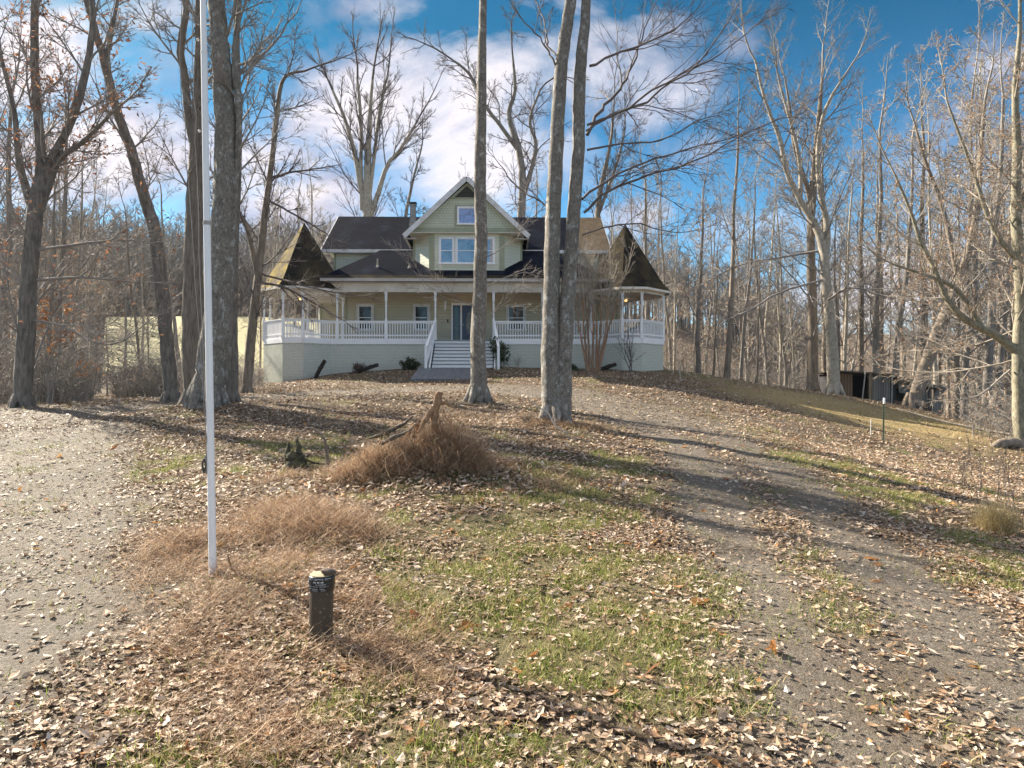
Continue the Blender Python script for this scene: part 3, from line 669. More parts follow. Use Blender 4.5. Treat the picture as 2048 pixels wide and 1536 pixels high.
L_['beech'] = island_mat('tan_beech_leaves', [(0,(.42,.25,.15)),(.5,(.58,.40,.27)),(1,(.34,.20,.13))], .6, .35)
L_['green'] = island_mat('evergreen_shrub_leaves', [(0,(.015,.035,.012)),(.5,(.03,.065,.02)),(.85,(.06,.10,.03)),(1,(.10,.15,.05))], .35, .15, .5)
L_['redleaf'] = island_mat('bronze_shrub_leaves', [(0,(.07,.03,.03)),(.5,(.12,.05,.045)),(1,(.05,.06,.03))], .45, .15)
L_['grass'] = island_mat('green_grass_blades', [(0,(.08,.12,.02)),(.35,(.20,.27,.05)),(.6,(.34,.38,.09)),(.8,(.46,.42,.18)),(1,(.56,.48,.27))], .5, .4)
L_['straw'] = island_mat('rusty_dead_straw', [(0,(.09,.055,.035)),(.22,(.24,.15,.09)),(.45,(.46,.28,.16)),(.68,(.60,.41,.26)),(.85,(.80,.65,.47)),(1,(.16,.11,.08))], .65, .3)
L_['tan'] = island_mat('tan_dead_grass', [(0,(.32,.24,.11)),(.4,(.52,.41,.20)),(.8,(.66,.55,.32)),(1,(.26,.19,.10))], .65, .3)
L_['brush'] = island_mat('grey_brown_brush_stems', [(0,(.17,.155,.14)),(.4,(.32,.29,.26)),(.8,(.42,.39,.35)),(1,(.50,.43,.35))], .8, 0)

# ---------------------------------------------------------------- leaves and blades as arrays
rngs = np.random.default_rng(7)
def rotm(n, tilt, rng):
    """random yaw then tilt matrices"""
    a = rng.uniform(0, 6.2832, n); bt = rng.normal(0, tilt, n); ct = rng.uniform(0, 6.2832, n)
    ca, sa, cb, sb, cc, s_ = np.cos(a), np.sin(a), np.cos(bt), np.sin(bt), np.cos(ct), np.sin(ct)
    Z = np.zeros(n); O = np.ones(n)
    A = np.stack([np.stack([ca,-sa,Z],-1), np.stack([sa,ca,Z],-1), np.stack([Z,Z,O],-1)],-2)
    X = np.stack([np.stack([O,Z,Z],-1), np.stack([Z,cb,-sb],-1), np.stack([Z,sb,cb],-1)],-2)
    D = np.stack([np.stack([cc,-s_,Z],-1), np.stack([s_,cc,Z],-1), np.stack([Z,Z,O],-1)],-2)
    return D@X@A
# an oak like leaf: midrib folded, lobed margin, four quads
LEAF = np.array([(-.5,0,0),(-.18,.20,.05),(-.20,-.20,.05),(.02,0,-.02),(.12,.30,.10),(.14,-.30,.10),(.30,0,.0),(.28,.20,.12),(.30,-.18,.12),(.55,.02,.08)], float)
LQ = np.array([(0,3,1,1),(0,2,3,3),(3,6,4,1),(3,2,5,6),(6,9,7,4),(6,5,8,9)])
LEAF4 = np.array([(-.5,0,0),(0,.3,.12),(0,-.3,.12),(.5,0,.04),(0,0,0)], float)
def leaves(P_, size, tilt, rng, simple=False, curl=1.0):
    n = len(P_)
    if simple: T, Qq = np.array([(-.5,0,0),(.02,.27,.1),(.5,0,.03),(-.02,-.27,.1)]), np.array([(0,3,2,1)])
    else: T, Qq = LEAF, np.array([(0,2,3,1),(1,3,6,4),(3,2,5,6),(6,8,9,7)])
    T = np.repeat(T[None], n, 0); T[:, :, 2] *= rng.uniform(.3, 2.4, n)[:, None]*curl*np.sign(rng.uniform(-.35, 1, n))[:, None]
    T[:, :, 1] *= rng.uniform(.55, 1.15, n)[:, None]
    T[:, :, 2] += (T[:, :, 0]**2)*rng.uniform(-.4, .9, n)[:, None]*curl
    V = np.einsum('nij,nkj->nki', rotm(n, tilt, rng), T)*np.asarray(size).reshape(-1, 1, 1)+P_[:, None]
    k = T.shape[1]
    Q = (Qq[None]+np.arange(n)[:, None, None]*k).reshape(-1, 4)
    return V.reshape(-1, 3), Q
def blades(P_, length, width, lean, droop, rng, K=4, az=None, az_s=6.2832, wander=.25, flat=None):
    n = len(P_); a = rng.uniform(0, 6.2832, n) if az is None else az+rng.normal(0, az_s, n)
    ln = np.abs(rng.normal(lean, .3, n)); L = length*rng.uniform(.5, 1.3, n); dr = rng.normal(droop, .35, n)
    ss = np.linspace(0, 1, K+1); pts = np.zeros((n, K+1, 3)); th = ln.copy(); cur = P_.copy(); pts[:, 0] = cur; aa = a.copy()
    for i in range(K):
        cur = cur+np.stack([np.cos(aa)*np.sin(th), np.sin(aa)*np.sin(th), np.cos(th)], -1)*(L/K)[:, None]; pts[:, i+1] = cur
        th = th+dr/K+rng.normal(0, wander*.8 if flat is None else .3, n)
        if flat is not None: th = np.clip(th, flat[0], flat[1])
        aa = aa+rng.normal(0, wander, n)
    wa = rng.uniform(0, 6.2832, n); wv = np.stack([np.cos(wa), np.sin(wa), np.zeros(n)], -1)
    wdt = (width*rng.uniform(.6, 1.4, n))[:, None, None]*(1-ss*.75)[None, :, None]
    V = np.stack([pts-wv[:, None]*wdt/2, pts+wv[:, None]*wdt/2], 2).reshape(-1, 3)
    k = np.arange(K); q = np.stack([2*k, 2*k+1, 2*k+3, 2*k+2], -1)
    Q = (q[None]+np.arange(n)[:, None, None]*2*(K+1)).reshape(-1, 4)
    return V, Q

# ---------------------------------------------------------------- bare trees
def grow(acc, p, d, L, r, lev, cfg, rng, tips):
    n = max(3, min(9, int(L/cfg['seg'])+2)); px, py, pz = p; dx, dy, dz = d
    pts = [p]; rad = [r]; dirs = [d]; w_ = cfg['wig'][min(lev, len(cfg['wig'])-1)]; up = cfg['up'][min(lev, len(cfg['up'])-1)]
    end = cfg.get('end', .25)
    for i in range(n):
        dx += rng.gauss(0, w_); dy += rng.gauss(0, w_); dz += rng.gauss(0, w_)+up
        l = math.sqrt(dx*dx+dy*dy+dz*dz); dx /= l; dy /= l; dz /= l; s = L/n
        px += dx*s; py += dy*s; pz += dz*s
        pts.append((px,py,pz)); rad.append(r*(1-(1-end)*(i+1)/n)); dirs.append((dx,dy,dz))
    acc.tube(pts, rad, cfg['k'][min(lev, len(cfg['k'])-1)])
    if lev >= cfg['max'] or L < cfg.get('minL', .25): tips.append(pts[-1]); tips.append(pts[n//2]); return
    nc = cfg['n'][lev]; nc = max(1, int(nc*rng.uniform(.7, 1.3)+.5)); az = rng.uniform(0, 6.28)
    for c in range(nc):
        t_ = (.22+.78*(c+rng.uniform(.2, .9))/nc); i = min(n, max(1, int(t_*n)))
        az += 2.4+rng.uniform(-.5, .5); an = R(rng.gauss(cfg['ang'], 9))
        if c == nc-1: an *= .45
        D = Vector(dirs[i]); ref = Vector((1,0,0)) if abs(D.z) > .7 else Vector((0,0,1))
        s1 = D.cross(ref).normalized(); s2 = D.cross(s1)
        nd = D*math.cos(an)+(s1*math.cos(az)+s2*math.sin(az))*math.sin(an)
        cl = L*cfg['rat']*(1.15-.55*t_)*rng.uniform(.7, 1.25)
        grow(acc, pts[i], tuple(nd.normalized()), cl, max(cfg.get('rmin', .004), min(rad[i]*.72, r*.55)), lev+1, cfg, rng, tips)
def cfg(**k):
    c = dict(seg=.5, wig=[.10,.14,.16,.18], up=[.05,.05,.04,.03], k=[6,5,4,3], n=[7,6,5], ang=38, rat=.46, max=3, rmin=.006, end=.22, minL=.25); c.update(k); return c
def finish_tree(root, tr, cr, tips, mat, twig, lf=None, lsz=.09, nl=0, seed=1):
    if tr.n: tr.build('trunk', mat, root)
    if cr.n: cr.build('crown', twig, root)
    if lf and nl:
        rg = np.random.default_rng(seed); T_ = np.array(tips); pick = T_[rg.integers(0, len(T_), nl)]+rg.normal(0, .12, (nl, 3))
        V, Q = leaves(pick, rg.uniform(.7, 1.3, nl)*lsz, 1.1, rg); npmesh('dead_leaves', V, Q, lf, root, False)
def smooth_path(pts, rad, n=5, jit=.0, rng=None):
    pts = [Vector(p) for p in pts]; out = []; ro = []
    for i in range(len(pts)-1):
        p0 = pts[max(0, i-1)]; p1 = pts[i]; p2 = pts[i+1]; p3 = pts[min(len(pts)-1, i+2)]
        for s in range(n):
            u = s/n
            q = .5*((2*p1)+(p2-p0)*u+(2*p0-5*p1+4*p2-p3)*u*u+(-p0+3*p1-3*p2+p3)*u**3)
            if rng and (i or s): q = q+Vector((rng.gauss(0, jit), rng.gauss(0, jit), 0))
            out.append(tuple(q)); ro.append(rad[i]*(1-u)+rad[i+1]*u)
    out.append(tuple(pts[-1])); ro.append(rad[-1]); return out, ro
def special(name, label, cat, d, stems, mat, twig, limbs=(), auto=None, lf=None, lsz=.09, nl=0, seed=1, group=None, flare=1.0, sides=14, manual=()):
    """stems: lists of (px, py, width px[, depth offset]) from the base up; auto: (t0, t1, count, length, cfg)"""
    rng = random.Random(seed); b0 = stems[0][0]; x0 = (b0[0]-1024)/F*d; zb = g1(x0, d)
    root = thing(name, (x0, d, zb), label, cat, 0, group); tr, cr = Acc(), Acc(); tips = []; o = Vector((x0, d, zb))
    for si, st in enumerate(stems):
        pts = [P(s[0], s[1], d+(s[3] if len(s) > 3 else 0))-o for s in st]; rad = [s[2]/F*d/2 for s in st]
        if si == 0:
            pts[0].z = 0; rad[0] *= 1.0
            pts.insert(0, pts[0]+Vector((0,0,-.5))); rad.insert(0, rad[0]*1.25*flare)
            pts.insert(2, pts[1].lerp(pts[2], .12)); rad.insert(2, rad[1]*.80)
        pp, rr = smooth_path(pts, rad, 6, rad[-1]*.12, rng)
        k = sides; rr2 = np.array(rr)[:, None]*np.ones(k)[None]
        ph = rng.uniform(0, 6); an = np.arange(k)*6.2832/k
        zz = np.array([p[2] for p in pp])
        root_amt = np.clip(1-zz/(.9), 0, 1)[:, None] if si == 0 else 0
        rr2 = rr2*(1+.05*np.sin(an*3+ph+zz[:, None]*.7)+.035*np.sin(an*5-ph+zz[:, None]*1.9)+root_amt*.10*np.sin(an*5+ph))
        tr.tube(pp, rr2, k)
        if si == 0:
            R0 = float(np.interp(0, zz[:8], np.array(rr)[:8])); a0 = rng.uniform(0, 6.28)
            for q in range(6):
                a = a0+q*1.047+rng.uniform(-.25,.25); e = rng.uniform(1.0, 1.25)*R0; c_, s_ = math.cos(a), math.sin(a)
                tr.tube([(c_*R0*.25,s_*R0*.25,R0*1.9),(c_*R0*.62,s_*R0*.62,R0*.85),(c_*R0*.9,s_*R0*.9,R0*.30),(c_*e,s_*e,-.02),(c_*e*1.2,s_*e*1.2,-.16)], [R0*.30,R0*.40,R0*.32,R0*.24,R0*.12], 7)
        if auto:
            t0, t1, cnt, LL, cf = auto[si] if isinstance(auto, list) else auto
            az = rng.uniform(0, 6.28)
            for c in range(cnt):
                u = t0+(t1-t0)*(c+rng.random())/max(1, cnt); i = min(len(pp)-2, int(u*(len(pp)-1))); D = (Vector(pp[i+1])-Vector(pp[i])).normalized()
                az += 2.4; an_ = R(rng.gauss(cf['ang']+6, 10)); s1 = D.cross(Vector((1,0.01,0))).normalized(); s2 = D.cross(s1)
                nd = D*math.cos(an_)+(s1*math.cos(az)+s2*math.sin(az))*math.sin(an_)
                grow(cr, pp[i], tuple(nd.normalized()), LL*rng.uniform(.6, 1.2)*(1.15-.5*(u-t0)/(t1-t0+.01)), min(rr[i]*.4, .012+LL*.009), 0, cf, rng, tips)
            if auto: # top fork
                D = (Vector(pp[-1])-Vector(pp[-2])).normalized()
                grow(cr, pp[-1], tuple(D), LL*1.1, rr[-1], 0, cf, rng, tips)
    for (path, cf, nch) in manual:            # hand placed limbs in pixels
        pts = [P(s[0], s[1], d+(s[3] if len(s) > 3 else 0))-o for s in path]; rad = [s[2]/F*d/2 for s in path]
        pp, rr = smooth_path(pts, rad, 4, .03, rng); cr.tube(pp, rr, 6)
        for c in range(nch):
            u = .25+.75*(c+rng.random())/nch; i = min(len(pp)-2, int(u*(len(pp)-1))); D = (Vector(pp[i+1])-Vector(pp[i])).normalized()
            a = rng.uniform(0, 6.28); an_ = R(rng.gauss(32, 8)); s1 = D.cross(Vector((.1,.9,.3))).normalized(); s2 = D.cross(s1)
            nd = D*math.cos(an_)+(s1*math.cos(a)+s2*math.sin(a))*math.sin(an_)
            Lc = cf['L']*rng.uniform(.5, 1.2)*(1.2-.6*u); grow(cr, pp[i], tuple(nd.normalized()), Lc, max(.008, rr[i]*.6), 1, cf, rng, tips)
        grow(cr, pp[-1], tuple((Vector(pp[-1])-Vector(pp[-2])).normalized()), cf['L']*.8, rr[-1], 1, cf, rng, tips)
    finish_tree(root, tr, cr, tips, mat, twig, lf, lsz, nl, seed)
    return root

c_long = cfg(seg=.55, n=[7,6,5], rat=.48, ang=36, wig=[.10,.13,.16,.2], rmin=.007)
c_dense = cfg(seg=.5, n=[8,6,5], rat=.46, ang=38, rmin=.006)
c_man = cfg(seg=.5, n=[6,6,4], rat=.55, ang=30, up=[.03,.04,.03,.02], rmin=.006); c_man['L'] = 2.4
c_manS = dict(c_man); c_manS['L'] = 1.5

special('oak_tree', 'dark trunked oak with clinging orange leaves at the far left edge', 'tree', 19.5,
    [[(45,822,40),(50,700,33),(58,560,30),(70,430,28),(82,330,19),(74,200,16),(68,80,15),(75,-120,9)],
     [(78,420,20),(100,330,20),(130,270,15),(160,190,15),(185,60,11),(180,-100,7)],
     [(88,400,15),(120,320,11),(165,285,9),(215,235,6)],
     [(66,420,18),(40,330,13),(28,220,9),(0,100,7),(-20,-40,5)]],
    B['oak'], B['twig'], auto=[(.25,.95,13,3.0,c_dense),(.15,.95,9,2.4,c_dense),(.2,.95,5,1.8,c_dense),(.1,.95,7,2.2,c_dense)], lf=L_['rust'], lsz=.13, nl=1500, seed=3,
    manual=[([(75,560,7),(160,555,5),(220,560,4),(290,566,2)],c_manS,6), ([(78,500,7),(150,490,5),(240,480,4),(300,486,2)],c_manS,6), ([(60,640,5),(120,650,4),(220,690,3),(300,640,2)],c_manS,5)])
special('leaning_tree', 'slender trunk left of the shaggy tree, leaning left over the gravel turnout', 'tree', 21,
    [[(342,800,34),(335,700,27),(322,560,25),(310,460,24),(290,400,22),(262,300,19),(230,210,17),(208,120,15),(190,60,13),(172,-10,11),(160,-140,8)],
     [(210,130,10),(222,70,8),(235,0,6),(250,-80,4)]],
    B['oak'], B['twig'], auto=[(.42,.98,11,2.6,c_dense),(.1,.95,6,2.0,c_dense)], lf=L_['rust'], lsz=.12, nl=240, seed=5)
special('hickory_tree', 'shaggy barked trunk just left of the white flagpole, mossy at its foot', 'tree', 19.2,
    [[(390,800,50),(388,700,44),(386,560,36),(390,420,34),(392,300,26),(396,180,18),(398,60,14),(396,-80,10)],
     [(398,430,12),(392,330,15),(378,240,15),(370,160,14),(362,95,15),(372,20,12),(366,-90,9)]],
    B['shaggy'], B['twig'], auto=[(.5,.98,9,2.4,c_long),(.3,.95,6,2.2,c_long)], seed=8,
    manual=[([(374,165,6),(420,140,6),(500,122,5),(545,90,4),(600,10,2)],c_manS,7)])
special('large_oak_tree', 'thickest trunk, splotched with pale lichen, right behind the white flagpole', 'tree', 17.6,
    [[(414,835,70),(420,760,60),(432,690,62),(440,600,50),(446,450,48),(450,320,43),(446,180,38),(438,60,34),(430,-40,30),(426,-200,18)],
     [(428,700,20),(440,620,16),(458,540,14),(466,440,13),(474,330,10),(478,220,13),(470,120,13),(478,20,9),(484,-90,7)]],
    B['lichen'], B['twig'], auto=[(.72,.98,8,3.2,c_long),(.45,.95,11,2.3,c_long)], seed=11, flare=1.05, sides=20)
special('straight_tree', 'dark trunk half hidden behind the right side of the thickest trunk', 'tree', 20.5,
    [[(463,775,32),(464,660,24),(466,520,20),(474,380,16),(476,240,14),(474,100,12),(470,-60,8)]],
    B['oak'], B['twig'], auto=(.35,.97,12,2.4,c_long), seed=14)
special('curved_tree', 'slender tree with a curved top in front of the left turret', 'tree', 25,
    [[(494,775,24),(500,700,19),(508,620,17),(520,520,14),(530,430,13),(542,340,11),(552,250,10),(560,180,8),(575,150,6),(610,142,4)],
     [(516,560,10),(505,500,9),(492,450,8),(470,420,6)]],
    B['brown'], B['twig_dark'], auto=[(.30,.97,17,2.3,c_dense),(.3,.9,5,1.8,c_dense)], seed=19,
    manual=[([(512,565,6),(560,572,5),(600,590,4),(660,625,2)],c_manS,7), ([(514,545,5),(565,560,4),(620,575,3),(700,590,2)],c_manS,6), ([(545,355,5),(580,345,4),(625,338,3)],c_manS,5), ([(535,400,5),(590,430,4),(650,465,2)],c_manS,6)])
special('pale_straight_tree', 'single straight pale trunk standing in front of the porch stairs', 'tree', 20.2,
    [[(957,812,46),(958,760,33),(956,680,30),(960,560,27),(962,450,25),(960,360,24),(963,240,21),(964,120,18),(966,0,15),(966,-120,11),(968,-220,6)]],
    B['lichen'], B['twig'], auto=(.86,.98,7,2.4,c_long), seed=23,
    manual=[([(958,610,2.6),(930,606,2),(880,590,1.6),(830,545,1)],c_manS,5), ([(962,520,2.6),(1000,500,2),(1040,470,1.5),(1060,430,1)],c_manS,4), ([(960,640,2),(985,625,1.6),(1020,600,1.2)],c_manS,3), ([(961,580,2),(1000,560,1.6),(1050,545,1.2),(1080,560,1)],c_manS,4)])
special('twin_trunk_tree', 'twin pale trunks rising from one base right of the front steps', 'tree', 15.8,
    [[(1110,855,60),(1105,800,42),(1102,720,37),(1102,620,33),(1104,520,32),(1107,400,30),(1113,280,28),(1121,160,26),(1132,60,24),(1144,-20,22),(1150,-160,16),(1156,-330,9)],
     [(1122,840,40),(1127,740,34),(1133,640,31),(1142,520,29),(1149,400,26),(1156,300,25),(1158,200,25),(1162,110,23),(1172,20,19),(1178,-120,14),(1182,-300,8)]],
    B['lichen'], B['twig_dark'], auto=[(.84,.98,6,2.2,c_long),(.82,.98,6,2.2,c_long)], seed=29, sides=16, flare=1.1,
    manual=[([(1174,270,8,.2),(1200,220,7,.4),(1238,180,6,.8),(1265,130,5,1.2),(1290,60,3,1.6),(1320,-20,2,2)],c_man,6),
            ([(1174,262,7,.2),(1220,230,6,.4),(1290,205,5,.8),(1360,150,4,1.2),(1440,110,3,1.6),(1500,60,2,2)],c_man,8),
            ([(1174,250,5,-.2),(1240,225,4.5,-.4),(1310,180,4,-.6),(1390,135,3,-.8),(1470,20,2,-1)],c_man,7),
            ([(1180,132,6,.2),(1230,108,5,.4),(1290,85,4,.6),(1350,60,3,.8),(1400,10,2,1)],c_man,6),
            ([(1164,398,6,.2),(1210,365,5.5,.6),(1290,325,4.5,1.2),(1380,297,3.5,1.8),(1480,270,2.5,2.4),(1560,238,2,3)],c_man,9),
            ([(1168,425,6,-.2),(1220,382,5,-.4),(1290,352,4,-.8),(1380,325,3,-1.2),(1500,262,2,-1.5)],c_man,8),
            ([(1175,300,5,.5),(1240,288,4,1),(1320,280,3,1.5),(1400,240,2,2),(1440,232,1.5,2.2)],c_man,6),
            ([(1120,150,4,0),(1100,110,4,0),(1080,75,3,0),(1045,40,2.5,0),(1015,-5,2,0)],c_manS,4),
            ([(1112,110,4,0),(1092,85,4,.3),(1088,45,3,.6),(1070,0,2,1)],c_manS,3),
            ([(1100,420,4,0),(1075,400,3.5,.3),(1040,380,3,.6),(1000,330,2,1)],c_manS,5),
            ([(1165,470,4,.2),(1220,452,3.5,.5),(1280,448,3,1),(1340,465,2,1.4),(1400,460,1.5,1.8)],c_manS,6)])
# trees behind the house
special('fan_crowned_tree', 'bare tree fanning out above the left end of the roof behind the house', 'tree', 58,
    [[(737,640,26),(735,520,22),(736,440,20),(735,360,15),(736,300,13),(740,230,8),(745,160,5)],
     [(736,450,12),(722,380,10),(710,310,9),(690,240,7),(665,180,5)],
     [(736,450,12),(758,380,10),(775,330,8),(800,300,7),(830,250,4)],
     [(724,420,8),(722,330,8),(722,250,7),(715,160,5)],
     [(738,400,8),(750,300,7),(760,220,6),(775,150,4)]],
    B['pale'], B['twig_dark'], auto=[(.35,.97,8,5,cfg(seg=1.5,up=[.06,.07,.05,.04],rmin=.011,ang=26,n=[6,5,4])), (.2,.97,8,5,cfg(seg=1.5,up=[.06,.07,.05,.04],rmin=.011,ang=26,n=[6,5,4]))]*2+[(.2,.97,8,5,cfg(seg=1.5,up=[.06,.07,.05,.04],rmin=.011,ang=26,n=[6,5,4]))], seed=31)
special('crooked_tree', 'crooked bare tree rising behind the right slope of the centre gable', 'tree', 60,
    [[(1042,640,24),(1042,520,20),(1042,440,17),(1045,360,15),(1038,300,13),(1018,230,10),(1030,180,7),(1025,110,4)],
     [(1044,400,12),(1062,340,9),(1072,290,8),(1060,240,6),(1080,180,4)],
     [(1036,300,9),(1000,250,8),(970,210,7),(940,150,6),(905,120,4)]],
    B['grey'], B['twig_dark'], auto=(.25,.97,11,5,cfg(seg=1.2,wig=[.2,.24,.25,.25],up=[.02,.02,.02,.02],rmin=.012,ang=42,n=[6,5,4])), seed=37)
special('right_roof_tree', 'slim bare tree showing above the right end of the main roof', 'tree', 57,
    [[(1192,640,16),(1194,500,13),(1196,420,11),(1205,360,9),(1222,280,6),(1228,200,3)],
     [(1196,430,8),(1215,380,6),(1236,320,5),(1250,260,3)]],
    B['brown'], B['twig_dark'], auto=(.25,.97,11,4.2,cfg(seg=1.2,up=[.06,.06,.05,.04],rmin=.011,ang=32)), seed=41)
special('chimney_side_tree', 'thin leaning tree seen over the roof beside the metal chimney', 'tree', 56,
    [[(800,640,10),(806,500,8),(812,430,7),(826,360,5),(842,300,3)]], B['grey'], B['twig_dark'], auto=(.3,.97,10,3.6,cfg(seg=1.2,rmin=.011)), seed=43)
# right hand trees
special('dark_ridge_tree', 'dark straight trunk on the crest just left of the shed', 'tree', 38,
    [[(1625,782,25),(1625,700,20),(1624,600,18),(1622,500,16),(1624,400,15),(1632,300,12),(1640,210,8),(1645,140,4)],
     [(1624,420,11),(1610,360,9),(1590,300,7),(1580,220,5),(1570,160,3)]],
    B['brown'], B['twig'], auto=[(.35,.97,15,4.2,c_long),(.2,.97,8,3.6,c_long)], seed=47)
special('forked_pale_tree', 'pale forked tree with spreading surface roots against the end of the shed', 'tree', 37,
    [[(1668,790,32),(1666,740,23),(1660,640,20),(1652,560,19),(1645,490,17),(1630,450,14),(1600,400,12),(1572,340,10),(1560,280,8),(1530,200,6),(1510,120,4)],
     [(1650,520,14),(1654,450,12),(1640,380,10),(1636,300,9),(1650,220,7),(1690,150,4)],
     [(1600,400,9),(1600,330,8),(1585,260,6),(1560,170,4)]],
    B['pale'], B['twig'], auto=[(.4,.97,14,4,c_long),(.2,.97,8,3.5,c_long),(.1,.97,6,3,c_long)], seed=53, flare=1.4,
    manual=[([(1650,500,6,0),(1560,515,4,1),(1480,530,3,2),(1420,560,2,3)],c_man,6), ([(1655,600,5,-1),(1700,575,4,-2),(1760,590,3,-3)],c_man,5), ([(1645,560,5,-1),(1560,585,4,-2),(1500,620,3,-3)],c_man,6)])
special('leaning_shed_tree', 'brown trunk leaning right in front of the shed', 'tree', 36.5,
    [[(1822,820,32),(1838,770,25),(1862,700,24),(1895,620,21),(1920,560,17),(1942,480,14),(1955,400,11),(1962,300,8),(1970,200,5)],
     [(1918,570,10),(1900,480,9),(1880,400,8),(1850,320,6),(1830,250,4)]],
    B['brown'], B['twig'], auto=[(.35,.97,15,3.6,c_long),(.2,.97,9,3.2,c_long)], lf=L_['beech'], lsz=.13, nl=700, seed=59)
special('beech_tree', 'pale spreading beech with tan leaves at the far right edge', 'tree', 24,
    [[(2040,895,27),(2037,800,22),(2038,700,26),(2042,600,22),(2038,520,22),(2032,420,17),(2034,300,16),(2030,180,11),(2040,50,7),(2036,-60,4)],
     [(2030,700,18),(1990,670,16),(1950,650,14),(1915,625,13),(1890,590,10),(1870,540,9),(1840,480,8),(1820,420,6),(1790,350,4)],
     [(1960,650,11),(1930,600,10),(1900,570,8),(1850,550,6),(1790,530,4)],
     [(2034,520,12),(2000,480,10),(1975,430,9),(1955,370,7),(1930,300,5),(1900,220,4)],
     [(2034,430,12),(2060,360,11),(2070,280,8),(2060,180,5)]],
    B['beech'], B['twig_tan'], auto=[(.25,.97,16,3.2,c_dense),(.15,.97,12,2.2,c_dense),(.15,.97,8,1.8,c_dense),(.15,.97,10,2.4,c_dense),(.2,.97,7,2.2,c_dense)], lf=L_['beech'], lsz=.10, nl=2600, seed=61, flare=1.2,
    manual=[([(2020,740,4,0),(1960,790,3,-.5),(1900,800,2,-1)],c_manS,4), ([(2030,720,5,.5),(1960,735,4,1),(1880,745,3,2),(1800,740,2,3)],c_man,8), ([(2032,660,4,1),(1950,690,3,2),(1860,700,2,3)],c_man,7)])

# ---------------------------------------------------------------- woodland trees: a few kinds, copied one by one
def proto(name, H_, r, mat, twig, seed, first=.35, nb=13, LB=.28, k=1, nl=0, lf=None, ang=38, fork=True):
    rng = random.Random(seed); root = thing(name, (0,0,0), None, 'tree'); tr, cr = Acc(), Acc(); tips = []
    pts = [(0,0,-.6)]; x = y = 0; n = 9; lean = (rng.uniform(-.05,.05), rng.uniform(-.05,.05)); rad = [r*1.5]
    for i in range(n+1):
        pts.append((x, y, H_*.82*i/n)); rad.append(r*(1.15 if i == 0 else 1-.72*i/n)); x += H_/n*(lean[0]+rng.gauss(0,.035)); y += H_/n*(lean[1]+rng.gauss(0,.035))
    pp, rr = smooth_path(pts, rad, 2); tr.tube(pp, rr, 7)
    cf = cfg(seg=1.0, n=[5,5,4], k=[4,3,3,3], rmin=.012, ang=ang, up=[.06,.06,.05,.03], rat=.5)
    az = 0
    for c in range(nb):
        u = first+(1-first)*(c+rng.random())/nb; i = min(len(pp)-1, int(u*(len(pp)-1))); az += 2.4
        an = R(rng.gauss(ang+12*(1-u), 9)); nd = (math.sin(an)*math.cos(az), math.sin(an)*math.sin(az), math.cos(an))
        grow(cr, pp[i], nd, H_*LB*(1.1-.55*u)*rng.uniform(.6,1.25), max(.014, rr[i]*.32), 0, cf, rng, tips)
    grow(cr, pp[-1], (0,0,1), H_*.2, rr[-1], 0, cf, rng, tips)
    finish_tree(root, tr, cr, tips, mat, twig, lf, .14, nl, seed)
    root['H'] = H_; return root
PR = [proto('woodland_tree', 18, .20, B['grey'], B['twig'], 101), proto('woodland_tree', 20, .24, B['brown'], B['twig'], 102, .4, 14),
      proto('woodland_tree', 15, .13, B['pale'], B['twig_tan'], 103, .3, 12, .24), proto('woodland_tree', 19, .17, B['grey'], B['twig_tan'], 104, .45, 12, .22),
      proto('woodland_tree', 12, .09, B['brown'], B['twig'], 105, .25, 12, .28), proto('woodland_tree', 17, .17, B['grey'], B['twig'], 106, .3, 14, .3, ang=46),
      proto('woodland_tree', 10, .07, B['grey'], B['twig_tan'], 107, .2, 12, .34, nl=260, lf=L_['beech'], ang=55)]
used_p = [False]*len(PR)
def kids(o): return PKIDS[o.name]
PKIDS = {p.name: [c for c in bpy.data.objects if c.parent == p] for p in PR}
HP = [p['H'] for p in PR]
for p in PR: del p['H']
def put_tree(k, x, y, H_, label, group, rng):
    src = PR[k]
    if not used_p[k]: r = src; used_p[k] = True
    else:
        r = src.copy(); C.objects.link(r)
        for c in PKIDS[src.name]:
            q = c.copy(); C.objects.link(q); q.parent = r
    s = H_/HP[k]; r.location = (x, y, g1(x, y)-.1); r.scale = (s*rng.uniform(.85,1.15),)*2+(s,); r.rotation_euler = (rng.gauss(0,.02), rng.gauss(0,.02), rng.uniform(0,6.28))
    r['label'] = label; r['group'] = group; return r
rw = random.Random(77)
def at_px(k, px, d, top, label, group):
    x = (px-1024)/F*d; z = g1(x, d); put_tree(k, x, d, max(4, (768-top)/F*d-z), label, group, rw)
mid = 'tall bare trees along the crest right of the house'
lab = 'tall bare tree standing along the crest right of the house'
for (k, px, d, top) in [(0,1395,42,300),(1,1453,37,150),(3,1480,43,260),(2,1350,46,380),(3,1540,50,330),(5,1575,55,350),(1,1715,47,170),(0,1752,45,120),(3,1786,42,150),(1,1852,43,90),(5,1915,45,140),(0,1958,39,40),(3,1990,46,120),(2,1690,44,300),(4,1510,41,430),(4,1425,40,420),(2,1880,40,200),(5,2025,50,80),(1,1655,52,230)]:
    at_px(k, px, d, top, lab, mid)
gr_r = 'bare trees filling the woods on the right'; lr = 'bare tree among the dense woods on the right beyond the crest'
n = 0
while n < 56:
    px = rw.uniform(1320, 2120); d = 46+75*rw.random()**1.3; x = (px-1024)/F*d
    if rw.random() < .3 and px < 1500: continue
    top = rw.gauss(440, 60) if px < 1700 else rw.gauss(330, 90)
    at_px(rw.choice([0,1,2,3,5,4,6,2,4]), px, d, top+(d-60)*1.2, lr, gr_r); n += 1
gr_b = 'bare trees beyond the house roof'; lb = 'slender bare tree showing faintly above the roof behind the house'
